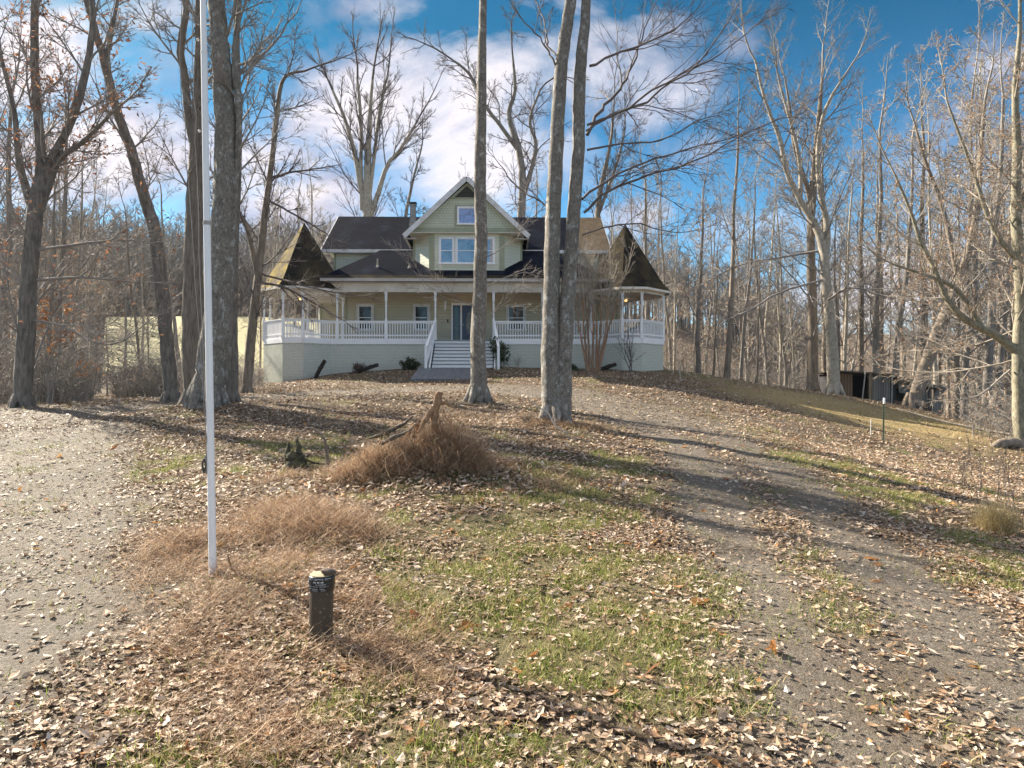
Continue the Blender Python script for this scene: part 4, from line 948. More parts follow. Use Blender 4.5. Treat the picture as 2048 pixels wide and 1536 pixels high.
for px, d, top, k in [(560,62,330,3),(585,70,300,4),(610,60,380,2),(640,64,310,3),(930,80,330,4),(1000,75,340,2),(1075,72,300,3),(1120,70,330,4),(1240,58,330,2),(1262,70,300,3),(1290,60,260,0),(1325,66,330,5),(1345,58,300,3),(1300,80,360,2),(860,85,400,4),(535,60,420,2),(1215,75,340,4)]:
    at_px(k, px, d, top, lb, gr_b)
gr_l = 'bare trees in the thicket at the left edge'; ll = 'bare tree in the grey thicket behind the oak at the left edge'
for px, d, top, k in [(-10,24,-60,1),(12,27,40,0),(95,25,250,3),(118,30,120,0),(140,33,200,3),(30,34,60,5),(170,36,300,2),(-40,30,0,1),(70,40,150,3),(200,45,330,4),(5,48,200,0),(110,50,260,2),(285,31,330,4),(215,38,560,6),(250,60,420,3),(150,60,380,5),(60,62,330,1),(-30,55,250,0),(300,70,470,4),(188,52,350,3),(90,32,360,6),(40,26,420,6),(130,27,520,6)]:
    at_px(k, px, d, top, ll, gr_l)
gr_f = 'slim trees at the edge of the far field'; lf_ = 'slim bare tree at the near edge of the yellow field'
for px, d, top, k in [(520,40,420,4),(345,48,480,4),(360,52,300,3),(545,46,360,2),(290,44,430,2)]: at_px(k, px, d, top, lf_, gr_f)

# distant wood on the hill behind the field: nobody could count it
far = Acc(); rf = random.Random(5)
def far_tree(x, y, H_):
    z = g1(x, y); r = H_*.010
    far.tube([(x,y,z-.5),(x+rf.gauss(0,.3),y,z+H_*.5),(x+rf.gauss(0,.5),y,z+H_)], [r*1.4,r,r*.3], 3)
    for c in range(15):
        u = rf.uniform(.22,.98); a = rf.uniform(0,6.28); L = H_*.26*(1.25-u); e = rf.uniform(.5,1.1)
        p0 = (x,y,z+H_*u); p1 = (x+L*math.cos(a)*.6, y+L*math.sin(a)*.6, z+H_*u+L*e*.6); p2 = (x+L*math.cos(a), y+L*math.sin(a), z+H_*u+L*e*1.3)
        far.tube([p0,p1,p2], [r*.5,r*.32,r*.12], 3)
        for q in range(3):
            b = a+rf.uniform(-1.2,1.2); l2 = L*.55; far.tube([p1, (p1[0]+l2*math.cos(b), p1[1]+l2*math.sin(b), p1[2]+l2*rf.uniform(.4,1.2))], [r*.25,r*.1], 3)
for i_ in range(1250):
    y = rf.uniform(147, 205); x = rf.uniform(-165, 10)*y/160; far_tree(x, y, rf.uniform(13, 20))
for i_ in range(260):
    y = rf.uniform(120, 170); x = rf.uniform(5, 62)*y/140; far_tree(x, y, rf.uniform(12, 18))
for i_ in range(240):
    y = rf.uniform(60, 150); x = -(.60*y)-rf.uniform(0, 40); far_tree(x, y, rf.uniform(10, 17))
tag(far.build('distant_woods', B['grey']), 'grey leafless woods covering the hill behind the yellow field', 'woods', kind='stuff')
# ---------------------------------------------------------------- ground cover
rg = np.random.default_rng(11)
def scatter(n, y0, y1, pw=1.0, pad=1.5):
    """points over the visible wedge, denser towards the camera"""
    y = y0+(y1-y0)*rg.random(n)**pw; x = (rg.random(n)*2-1)*(y*.76+pad); return x, y
def cover(x, y, dz): return np.stack([x, y, gz(x, y)+dz], -1)
outside = lambda x, y: ~((y > 33.3) & (np.abs(x+2.4) < 10.3))
def sizes(n): return np.clip(np.exp(rg.normal(-.08, .38, n)), .35, 2.0)
def litter(name, mat, n, y0, y1, size, pw, prob, tilt=.35, simple=False, dz=.010, curl=.65, label=None):
    x, y = scatter(n, y0, y1, pw); d, g, b = masks(x, y)
    keep = (rg.random(n) < prob(x, y, d, g, b)) & outside(x, y); x, y = x[keep], y[keep]
    pt = cover(x, y, dz+rg.random(len(x))*.02)
    V, Q = leaves(pt, sizes(len(x))*size, tilt, rg, simple, curl)
    tag(npmesh(name, V, Q, mat, None, False), label, None, None, 'stuff'); return len(x)
strawm = lambda x, y: np.clip(1.2-seg_d(x, y, [(-2.8,8.3),(-1.7,4.6)])/1.3, 0, 1)
pr_leaf = lambda x, y, d, g, b: np.clip((1-d*np.where(x < -2.6, .92, .96))*(1-g*.72)*(1-b*.93)*(.72+.5*vnoise(x, y, .9, 21))*(1-.2*strawm(x, y)), 0, 1)
N = 0
N += litter('fallen_leaves', L_['litter'], 150000, 2.2, 9, .052, .85, pr_leaf, .30, curl=.7, label='brown oak leaves strewn over the near slope')
N += litter('fallen_leaves', L_['litter'], 150000, 8, 18, .070, .85, pr_leaf, .45, True, label='brown leaf litter around the debris heap and tree bases')
N += litter('fallen_leaves', L_['litter'], 170000, 17, 42, .095, .8, pr_leaf, .5, True, label='brown leaf litter on the rise below the house')
N += litter('leaf_chips', L_['pale'], 60000, 2.2, 16, .045, .7, lambda x, y, d, g, b: np.clip(.12+d*.45, 0, 1)*(1-b)*np.where(x < -3, .5, .75), .3, True, .004, .6, label='pale broken leaf bits lying on the gravel drive and slope')
N += litter('leaf_chips', L_['pale'], 50000, 15, 34, .08, .8, lambda x, y, d, g, b: np.clip(.10+d*.75+.3*(x > 2), 0, 1)*(1-b), .3, True, .004, .6, label='pale broken leaf bits lying on the far bend of the drive')
litter('orange_leaves', L_['orange'], 420, 2.2, 16, .11, .8, lambda x, y, d, g, b: .45*(1-b), .6, label='scattered bright orange oak leaves')
# grass blades
def grassy(name, mat, n, y0, y1, ln, wd, pw, prob, lean=.5, droop=.8, K=3, label=None):
    x, y = scatter(n, y0, y1, pw); d, g, b = masks(x, y); keep = (rg.random(n) < prob(x, y, d, g, b)) & outside(x, y); x, y = x[keep], y[keep]
    V, Q = blades(cover(x, y, -.01), ln, wd, lean, droop, rg, K); tag(npmesh(name, V, Q, mat, None, False), label, None, None, 'stuff')
tuft = lambda x, y: np.clip(vnoise(x, y, .30, 31)*1.6+.45, 0, 1)
grassy('grass', L_['grass'], 460000, 2.2, 14, .08, .007, .9, lambda x, y, d, g, b: np.clip(g*1.1+.03, 0, 1)*tuft(x, y)*(1-b), label='short green grass showing through the leaves')
grassy('grass', L_['grass'], 90000, 13, 40, .14, .012, 1, lambda x, y, d, g, b: g*tuft(x, y), .6, label='short green grass on the rise by the house')
grassy('dead_grass', L_['tan'], 320000, 2.2, 20, .09, .006, .8, lambda x, y, d, g, b: np.clip(.25+g*.6-d*.3+b*.3, 0, 1)*.8, .9, .6, label='matted tan dead grass between the leaves')
grassy('dead_grass', L_['tan'], 60000, 18, 40, .2, .014, 1, lambda x, y, d, g, b: np.clip(b*.8*np.clip(vnoise(x, y, 2.2, 17)*2, 0, 1)+.12, 0, 1), 1.1, .4, label='yellowed straw patches on the bare slope before the shed')
# rusty straw mats (dead vines) on the mounds
def straw(name, label, pts, n, r, ln, wd, lean, mat, K=7, hz=.10):
    m_ = n//28; ii = rg.integers(0, len(pts), m_); c = np.array(pts)[ii]; o1 = rg.normal(0, 1, (m_, 2))*r*.6; caz = rg.uniform(0, 6.28, m_)
    jj = rg.integers(0, m_, n); off = o1[jj]*c[jj, 2:3]+rg.normal(0, .07, (n, 2)); x, y = c[jj, 0]+off[:, 0], c[jj, 1]+off[:, 1]
    z = gz(x, y)+rg.random(n)**1.5*hz*np.exp(-(off**2).sum(1)/r**2)
    V, Q = blades(np.stack([x, y, z], -1), ln, wd, lean, 0, rg, K, az=caz[jj], az_s=.9, wander=.6, flat=(.95, 1.75)); tag(npmesh(name, V, Q, mat, None, False), label, None, None, 'stuff')
straw('straw_mat', 'rusty brown dead vines matted over the mound behind the capped pipe', [(-2.75,8.1,.9),(-2.2,7.6,1),(-1.75,7.3,.7),(-2.5,7.3,.8),(-3.3,7.0,.6)], 7500, .62, .36, .006, 1.3, L_['straw'], 7, .09)
straw('straw_mat', 'rusty dead stems matted around the capped pipe and flagpole foot', [(-2.7,6.1,.8),(-2.3,5.5,.8),(-3.1,6.3,.6),(-2.2,4.9,.7),(-1.0,4.9,.7),(-.7,4.4,.5),(-1.7,4.2,.7),(-1.4,5.5,.7),(-2.0,6.2,.8),(-1.2,3.6,.6)], 9000, .66, .30, .0045, 1.35, L_['straw'], 7, .06)
straw('straw_mat', 'tan straw wisps around the bases of the twin and straight trunks', [(1.0,15.4,.8),(.4,15.3,.8),(1.7,15.2,.6),(-.4,10.6,.7),(.6,9.9,.8),(-3.2,10.2,.6)], 4500, .7, .25, .006, 1.3, L_['straw'], 6, .1)

litter('fallen_leaves', L_['litter'], 16000, 9.0, 11.6, .075, 1, lambda x, y, d, g, b: np.where((np.abs(x+1.3) < 1.6), .9, 0), .7, True, .05, label='dark brown leaves caught in and around the brush heap')
# debris heap: a woody root stump buried in rusty vines
hx, hy = -1.35, 10.2; hz = g1(hx, hy)
hp = thing('brush_heap', (hx, hy, 0), 'heap of rusty dead vines with grey rotting roots and a stump sticking out', 'brush heap')
def local_blades(name, cx, cy, n, sx, sy, h, ln, wd, lean, mat, seed, K=6, par=hp, droop=1.3):
    r_ = np.random.default_rng(seed); a = r_.uniform(0, 6.2832, n); q = np.sqrt(r_.random(n)); m_ = max(1, n//35); jj = r_.integers(0, m_, n); a = (r_.uniform(0, 6.28, m_))[jj]; q = np.sqrt(r_.random(m_))[jj]; x = cx+np.cos(a)*q*sx+r_.normal(0, .07, n); y = cy+np.sin(a)*q*sy+r_.normal(0, .06, n)
    z = gz(x+hx, y+hy)+h*(1-q**2)*(.35+.65*r_.random(n))*(.45+.95*r_.random(m_)[jj])
    V, Q = blades(np.stack([x, y, z], -1), ln, wd, lean, droop, r_, K, az=(a+r_.normal(0,1,m_)[jj]), az_s=1.0, wander=.75, flat=(.45, 2.3)); return tag(npmesh(name, V, Q, mat, par, False), kind='stuff')
local_blades('vine_tangle', .42, .1, 6500, .55, .5, .56, .40, .0065, .9, L_['straw'], 1)
local_blades('vine_tangle', -.62, -.35, 5200, .6, .4, .30, .34, .0065, 1.0, L_['straw'], 2)
local_blades('vine_tangle', -.1, -.1, 3000, .6, .4, .36, .40, .0065, 1.0, L_['straw'], 3)
k = MB(); n = 18
prof = [(1.0, -.05), (.85,.08),(.62,.2),(.4,.3),(.15,.34)]
vs = []; rr_ = random.Random(4)
for q, z in prof:
    for j in range(n):
        a = j*6.2832/n; w_ = 1+.16*math.sin(a*3+z*4)+rr_.uniform(-.1,.1); x = .1+math.cos(a)*q*w_*.95; y = math.sin(a)*q*w_*.62; vs.append((x, y, g1(hx+x, hy+y)-.15+z*(1+.2*math.sin(a*2))))
fs = [(i*n+j, i*n+(j+1) % n, (i+1)*n+(j+1) % n, (i+1)*n+j) for i in range(4) for j in range(n)]+[tuple(4*n+j for j in range(n))]
k.add(vs, fs); k.build('mound', plain('dark_root_soil', (.06,.04,.028), .95, .2, 6, bmp=1), hp, True)
B['wood'] = bark('weathered_orange_wood', (.20,.10,.05), (.42,.27,.16), (.42,.38,.33), 2.5, .15, (.55,.68))
B['rot'] = bark('grey_rotten_wood', (.04,.034,.03), (.15,.13,.11), (.07,.08,.04), 2.5, .3, (.6,.7))
def limb_mesh(name, paths, mat, par, k=9, wob=.12, seed=2, org=(0,0,0)):
    A = Acc(); r_ = random.Random(seed)
    for path in paths:
        pp, rr = smooth_path([p[:3] for p in path], [p[3] for p in path], 4, .008, r_); pp = np.array(pp)-np.array(org)
        an = np.arange(k)*6.2832/k; R2 = np.array(rr)[:, None]*(1+wob*np.sin(an*2+r_.random()*6)+wob*.6*np.sin(an*3+np.arange(len(rr))[:, None]*.9)+wob*.8*(np.random.default_rng(seed).random((len(rr), k))-.5)*2); A.tube(pp, R2, k)
        top = pp[-1]+(pp[-1]-pp[-2])*.15; nv = A.n
        A.V.append(np.array([top])); A.n += 1; base = nv-k
        A.Q.append(np.array([[base+j, nv, nv, base+(j+1) % k] for j in range(k)]))
    V = np.concatenate(A.V); Q = np.concatenate(A.Q)
    me = bpy.data.meshes.new(name); me.from_pydata([tuple(v) for v in V], [], [tuple(dict.fromkeys(int(a) for a in q)) for q in Q]); me.materials.append(mat)
    me.polygons.foreach_set('use_smooth', [True]*len(me.polygons)); o = bpy.data.objects.new(name, me); C.objects.link(o)
    if par: o.parent = par
    return o
z0 = hz+.0
limb_mesh('root_stump', [[(.22,0,z0+.0,.10),(.20,.02,z0+.35,.08),(.19,.02,z0+.62,.06),(.24,.0,z0+.88,.072),(.27,0,z0+1.02,.055)],[(-.04,-.10,z0+.42,.025),(.04,-.08,z0+.58,.04),(.17,.0,z0+.80,.05)],[(.22,0,z0+.82,.03),(.36,-.03,z0+.86,.022),(.46,-.05,z0+.80,.010)]], B['wood'], hp)
limb_mesh('rotten_root', [[(-.75,-.15,z0+.34,.015),(-.5,-.14,z0+.42,.032),(-.3,-.12,z0+.52,.03),(-.12,-.05,z0+.66,.012)],[(-.55,-.2,z0+.26,.02),(-.38,-.3,z0+.36,.038),(-.20,-.25,z0+.44,.015),(-.1,-.2,z0+.52,.006)]], B['rot'], hp, wob=.25)
limb_mesh('rotten_root', [[(-.2,.1,z0+.3,.08),(-.12,.08,z0+.46,.06),(-.05,.05,z0+.54,.02)]], B['wood'], hp, wob=.3)

def stand(px, py, d): x = (px-1024)/F*d; return x, d, g1(x, d)
# mossy stump with two points
sx_, sy_, sz_ = stand(592, 925, 11.2)
o = limb_mesh('mossy_stump', [[(0,0,-.1,.19),(0,0,.08,.16),(.0,0,.18,.13),(.01,0,.24,.09)],[(-.13,0,.05,.05),(-.14,.01,.28,.035),(-.125,0,.42,.010)],[(.05,0,.12,.06),(.04,.01,.32,.045),(.02,0,.50,.010)],[(.1,-.02,.02,.05),(.25,-.05,-.02,.035),(.34,-.07,-.05,.01)],[(.12,.05,.13,.018),(.3,.05,.07,.014),(.48,.03,.05,.006)]],
    bark('mossy_rotten_wood', (.035,.035,.025), (.12,.11,.08), (.12,.13,.03), 3, .4, (.50,.62)), None, wob=.22)
o.location = (sx_, sy_, sz_); tag(o, 'small mossy rotten stump with two dark points, left of the brush heap', 'stump')
# arching dead stick
ax, ay, az = stand(655, 930, 11.0)
o = limb_mesh('arching_branch', [[(0,0,-.1,.035),(0,0,.2,.03),(-.03,0,.42,.024),(-.12,0,.58,.02),(-.28,0,.66,.015),(-.42,.02,.60,.010),(-.55,.05,.42,.006)]], B['brown'], None)
o.location = (ax, ay, az); tag(o, 'thin dead sapling bent over in an arch beside the mossy stump', 'branch')
# pale stick leaning at twin tree foot
ax, ay, az = stand(1130, 872, 14.6)
o = limb_mesh('pale_stick', [[(.05,-.1,.0,.012),(-.2,0,.16,.014),(-.35,.05,.42,.014),(-.55,.1,.55,.012),(-.72,.15,.72,.009)],[(-.25,0,.2,.008),(-.22,.02,.32,.007),(-.30,.02,.34,.005)]], plain('bleached_stick', (.55,.50,.47), .7, .1), None)
o.location = (ax, ay, az); tag(o, 'bleached crooked stick leaning against the foot of the twin trunks', 'stick')
# logs by the foundation
for px, d, ang, ln, lab_ in [(640,32.6,1.05,.95,'dark slanting log propped by the left turret foundation'),(1213,32.8,.28,1.0,'short dark log lying at the foundation beside the tan shrub'),(735,33.2,.3,1.1,'dark log half hidden behind the bronze leaved shrub')]:
    x, y, z = stand(px, 0, d); o = limb_mesh('log', [[(-ln/2*math.cos(ang),0,.03,.07),(0,.02,.05+ln/2*math.sin(ang),.09),(ln/2*math.cos(ang),0,.05+ln*math.sin(ang),.07)]], plain('charred_log', (.04,.03,.025), .9, .2, bmp=.6), None, wob=.2)
    o.location = (x, y, z); tag(o, lab_, 'log')
# fallen branches and sticks on the right
x, y, z = stand(2010, 890, 23.4)
o = limb_mesh('fallen_log', [[(.55,.2,.1,.17),(.2,0,.16,.18),(-.35,-.2,.12,.15),(-.62,-.25,.02,.08)]], B['brown'], None); o.location = (x, y, z); tag(o, 'thick log lying against the foot of the far right beech', 'log')
x, y, z = stand(1960, 870, 26)
o = limb_mesh('fallen_branch', [[(1.6,-.8,.0,.03),(.7,-.3,.75,.035),(-.5,.3,1.55,.03),(-1.6,.8,2.3,.015)]], B['pale'], None, k=6); o.location = (x, y, z); tag(o, 'long pale broken branch leaning among twigs left of the far right beech', 'branch')
x, y, z = stand(1960, 860, 28)
o = limb_mesh('fallen_branch', [[(1.5,-1.2,-.1,.05),(.3,-.3,.12,.06),(-1.2,.6,.5,.05),(-2.6,1.4,1.0,.02)]], B['pale'], None, k=6); o.location = (x, y, z); tag(o, 'low pale limb lying along the crest edge left of the far right beech', 'branch')

# ---------------------------------------------------------------- flagpole
x0, y0 = -2.63, 6.0; z0 = g1(x0, y0)
fp = thing('flagpole', (x0, y0, z0), 'white metal flagpole with rope and cleat standing in the near slope', 'flagpole')
fp.rotation_euler = (0, R(-.95), 0)
pm = plain('white_pole_paint', (.90,.91,.95), .35, .06, 1.5, dirt=(.80,.81,.84), bmp=.02)
for zA, zB, rA, rB in ((-.3,.72,.0325,.032),(.722,1.87,.0318,.031),(1.872,3.11,.0305,.0295),(3.112,4.6,.0275,.0265),(4.602,6.2,.025,.022)):
    k = MB(); k.lathe([(rA,zA),(rB,zB)], 0, 0, 20); k.build('pole_section', pm, fp, True)
    k = MB(); k.lathe([(rA+.002,zB-.03 if zB == 3.11 else zB-.006),(rA+.002,zB+.004)], 0, 0, 20); k.build('joint_collar', M['flue'] if zB == 3.11 else pm, fp, True)
k = MB(); k.lathe([(.004,6.2),(.05,6.24),(.065,6.3),(.05,6.36),(.004,6.4)], 0, 0, 16); k.build('finial', plain('gold_ball', (.7,.5,.15), .3), fp, True)
rm = plain('weathered_rope', (.34,.32,.30), .8, .1); gm = plain('grey_green_rope', (.14,.15,.13), .9, .2, 30, bmp=.6)
limb_mesh('rope', [[(-.034,-.02,1.0,.0032),(-.07,-.03,2.2,.0032),(-.15,-.03,3.7,.0032),(-.20,-.02,4.6,.0032),(-.06,-.01,6.15,.0032)]], rm, fp, k=5, wob=0)
limb_mesh('rope', [[(-.036,-.01,1.0,.0032),(-.05,-.02,2.4,.0032),(-.07,-.02,3.8,.0032),(-.09,-.02,4.6,.0032),(-.03,-.0,6.15,.0032)]], rm, fp, k=5, wob=0)
for z in (3.9, 4.7): k = MB(); k.lathe([(.006,-.012),(.013,0),(.006,.012)], -.045, -.02, 8, z); k.build('snap_ring', M['trim_dirty'], fp)
k = MB(); k.box(-.05,-.030,-.012,.012,.90,1.06); cl_ = k.build('cleat', M['flue'], fp)
A = Acc(); r_ = random.Random(3)
for i_ in range(9):
    cx = -.050-r_.uniform(0,.012); hh = r_.uniform(.045,.065); pts = [(cx+.012*math.cos(a)*(1+.2*i_/9), -.008+.012*math.sin(a*2)*.5+r_.uniform(-.004,.004)+(i_-4)*.003, .965+hh*math.sin(a)) for a in np.linspace(0, 6.2832, 14)]
    A.tube(pts, [.0045]*14, 5)
A.build('rope_coil', gm, cl_)

# ---------------------------------------------------------------- capped pipe
px_, py_ = -1.335, 4.76; pz = g1(px_, py_)-.045
pipe = thing('standpipe', (px_, py_, pz), 'rusty brown upright pipe capped with a black rubber collar in the leaf covered foreground', 'pipe', .2)
pipe.rotation_euler = (R(-1), R(1.0), .2)
pmat = plain('brown_rusted_pipe', (.075,.055,.04), .55, .25, 9, dirt=(.045,.035,.028), bmp=.3)
_t = NT(pmat.node_tree); _b = _t.n['Principled BSDF']; _src = _b.inputs['Base Color'].links[0].from_socket
_v = _t.add('ShaderNodeTexVoronoi'); _v.inputs['Scale'].default_value = 26; _t.l.new(obj_co(_t), _v.inputs['Vector'])
_t.l.new(_t.mix(_t.ramp(_v.outputs['Distance'], [(.10, .8), (.20, 0)]), _src, (.26,.24,.20)), _b.inputs['Base Color'])
k = MB(); k.lathe([(.081,-.15),(.081,.40),(.081,.44)], 0, 0, 32); k.build('pipe_body', pmat, pipe, True)
bk = plain('black_rubber', (.012,.014,.022), .32, .1, 8, bmp=.05)
k = MB(); k.lathe([(.083,.40),(.088,.402),(.090,.415),(.0885,.425),(.091,.435),(.091,.455),(.0885,.463),(.091,.472),(.092,.487),(.088,.497),(.084,.50)], 0, 0, 40); k.build('rubber_collar', bk, pipe, True)
k = MB(); k.lathe([(.083,.497),(.082,.505),(.06,.509),(.0,.510)], 0, 0, 32); k.build('cap', plain('dusty_tan_cap', (.42,.36,.24), .8, .15, 9, dirt=(.27,.22,.14)), pipe, True)
wt = plain('white_print', (.62,.66,.72), .5, .02, bmp=0)
r_ = random.Random(12); k = MB()          # blurred, unreadable printed lines round the collar
for z, hgt, a0, a1, w0 in [(.488,.0035,-2.7,-.9,.006),(.480,.0028,-2.6,-1.1,.005),(.462,.010,-2.15,-1.35,.005),(.449,.004,-1.95,-1.2,.004),(.436,.003,-2.8,-1.0,.005),(.420,.0032,-2.6,-1.3,.005),(.409,.003,-2.2,-1.3,.006),(.462,.009,-2.95,-2.75,.008),(.438,.004,-3.0,-2.7,.008)]:
    a = a0
    while a < a1:
        da = w0/.092*r_.uniform(.7,1.5); rr = .0935
        if r_.random() < .82: k.add([(rr*math.cos(q), rr*math.sin(q), zz) for q, zz in ((a,z),(a+da,z),(a+da,z+hgt*r_.uniform(.6,1)),(a,z+hgt))], [(0,1,2,3)])
        a += da*1.25
k.build('printed_text', wt, pipe)
k = MB(); k.lathe([(.0,.0),(.035,.003),(.048,.02),(.046,.034),(.03,.046),(.0,.05)], 0, 0, 12)
o = k.build('cap_stone', plain('brown_flat_stone', (.16,.12,.095), .8, .2, 30, bmp=.5), None, True); o.scale = (1.15,.75,.9)
o.location = (px_+.058, py_-.02, pz+.507); o.rotation_euler = (0, R(10), .3); tag(o, 'flat brown stone resting on top of the capped pipe', 'stone')
V, Q = blades(np.array([(px_-.04,py_-.13,pz),(px_+.01,py_-.12,pz),(px_-.05,py_-.12,pz+.0),(px_+.03,py_-.10,pz)]), .2, .006, .5, .9, np.random.default_rng(5), 5); tag(npmesh('grass', V, Q, L_['grass'], None, False), 'a few green blades against the pipe', kind='stuff')
# splintered wood peg by flagpole
x, y, z = -2.47, 6.0, g1(-2.47, 6.0); o = limb_mesh('wood_splinter', [[(.02,0,-.05,.012),(0,0,.08,.010),(-.025,0,.17,.002)]], B['wood'], None); o.location = (x, y, z); tag(o, 'small orange wood splinter stuck in the ground by the flagpole foot', 'wood splinter')

# ---------------------------------------------------------------- fence posts on the right slope
x, y, z = stand(1766, 890, 22.0)
r0 = thing('fence_post', (x, y, z), 'dark green steel stake with a white top on the right slope', 'post')
k = MB(); k.box(-.022,.022,-.004,.004,-.2,1.28); k.box(-.005,.005,-.03,-.004,-.2,1.28)
for i_ in range(14): k.box(-.008,.008,-.038,-.03,.1+i_*.08,.13+i_*.08)
k.build('stake', plain('green_steel', (.03,.07,.045), .6), r0)
k = MB(); k.box(-.027,.027,-.042,.008,1.22,1.40); k.build('white_tip', M['trim'], r0, bevel=.004)
r0.rotation_euler = (0, R(1.2), .2)
x, y, z = stand(1741, 885, 23.0)
k = MB(); k.lathe([(.014,-.1),(.013,.5),(.015,.505),(.004,.53)], 0, 0, 8); o = k.build('small_stake', M['trim_dirty'], None); o.location = (x, y, z); o.rotation_euler = (0, R(1.5), 0); tag(o, 'short thin white stake just left of the green steel one', 'stake')
x, y, z = stand(1360, 775, 30)
sp = thing('tree_sapling', (x, y, z), 'tiny pale dead sapling standing on the leafy rise right of the house', 'sapling')
limb_mesh('trunk', [[(0,0,-.1,.02),(.01,0,.3,.016),(-.02,0,.6,.012),(.02,0,.85,.004)],[(0,0,.45,.009),(.08,0,.66,.004)],[(0,0,.35,.008),(-.09,0,.55,.004)]], plain('white_sapling_bark', (.5,.5,.47), .7, .1), sp, k=5)

# ---------------------------------------------------------------- shed
dS = 39.5; xs0 = (1682-1024)/F*dS; xs1 = (1868-1024)/F*dS
sh = thing('animal_shed', (xs0, dS, g1(xs0, dS)), 'long low weathered wooden shed stepping down the slope at the edge of the woods', 'shed')
ow = masonry('grey_old_boards', (.30,.29,.27), (.20,.195,.19), (.03,.03,.03), .14, 3.0, .012, .9, mott=(.30,.29,.27), offset=0)
ob = masonry('brown_old_boards', (.24,.17,.12), (.17,.12,.09), (.02,.015,.01), .16, 3.0, .012, .9, mott=(.20,.13,.08), offset=0)
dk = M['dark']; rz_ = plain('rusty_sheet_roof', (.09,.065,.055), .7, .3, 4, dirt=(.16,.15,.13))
w1 = 3.0; w2 = xs1-xs0; gl_ = lambda px: g1((px-1024)/F*dS, dS)-g1(xs0, dS)
zA, zB = 1.5, -.1
# left bay
k = MB(); k.slab([(-.55,-.5,1.72),(w1,-.5,1.50),(w1,2.4,1.40),(-.55,2.4,1.62)], .07); k.build('roof', rz_, sh)
k = MB(); k.box(-.3,.1,-.1,0,-1.5,1.55); k.box(.1,.62,-.06,0,-1.5,1.5); k.build('plank_wall', ob, sh)
k = MB(); k.box(1.75,w1-.25,-.05,0,-1.8,1.4); k.build('plank_wall', ow, sh)
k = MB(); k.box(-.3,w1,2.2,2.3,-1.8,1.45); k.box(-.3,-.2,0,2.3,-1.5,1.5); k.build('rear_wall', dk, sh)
k = MB(); k.box(1.42,1.58,-.35,-.2,-1.6,1.52); k.build('post', plain('tan_old_post', (.30,.23,.15), .8, .2), sh)
for a, bb in (((1.1,-.6,1.62),(.75,-.75,-.9)), ((2.6,-.6,1.45),(2.5,-.7,-1.2))):
    k = MB(); k.bar(a, bb, .06, .04, up=(0,1,0)); k.build('leaning_pole', M['flue'], sh)
# right bay, lower and leaning out at the end
k = MB(); k.slab([(w1-.1,-.55,1.36),(w2+.25,-.55,.72),(w2+.25,2.0,.66),(w1-.1,2.0,1.28)], .10); k.bar((w1-.1,-.57,1.28),(w2+.25,-.57,.64),.05,.18); k.build('roof', plain('mossy_grey_roof', (.13,.13,.11), .9, .3, 3, dirt=(.20,.20,.19)), sh)
k = MB(); k.add([(w1+.25,-.08,1.15),(w1+1.75,-.08,.78),(w1+1.75,-.08,.22),(w1+.25,-.08,.42),(w1+.25,-.03,1.15),(w1+1.75,-.03,.78),(w1+1.75,-.03,.22),(w1+.25,-.03,.42)],[(3,2,1,0),(4,5,6,7),(0,1,5,4),(1,2,6,5),(2,3,7,6),(3,0,4,7)]); k.build('hanging_panel', ow, sh)
k = MB(); k.add([(w2-1.2,-.08,.66),(w2-.35,-.08,.50),(w2-.35,-.08,-.10),(w2-1.2,-.08,.02),(w2-1.2,-.03,.66),(w2-.35,-.03,.50),(w2-.35,-.03,-.10),(w2-1.2,-.03,.02)],[(3,2,1,0),(4,5,6,7),(0,1,5,4),(1,2,6,5),(2,3,7,6),(3,0,4,7)]); k.build('hanging_panel', ow, sh)
k = MB(); k.add([(w1,-.05,.0),(w2-.2,-.05,-.55),(w2-.2,-.05,-2.6),(w1,-.05,-2.2),(w1,0,.0),(w2-.2,0,-.55),(w2-.2,0,-2.6),(w1,0,-2.2)],[(3,2,1,0),(4,5,6,7),(0,1,5,4),(1,2,6,5),(2,3,7,6),(3,0,4,7)]); k.build('lower_boards', ob, sh)
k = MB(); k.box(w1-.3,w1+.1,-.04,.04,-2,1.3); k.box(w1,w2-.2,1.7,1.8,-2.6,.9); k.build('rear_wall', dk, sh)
k = MB(); k.bar((w2+.05,-.3,.62),(w2-.55,-.3,-2.2), .5, .12, up=(0,1,0)); k.build('slanted_end', ow, sh)
k = MB(); k.bar((w1+1.95,-.1,1.0),(w1+1.95,-.1,-2), .12, .12, up=(0,1,0)); k.build('post', ow, sh)
sh.rotation_euler = (0, 0, R(-2))

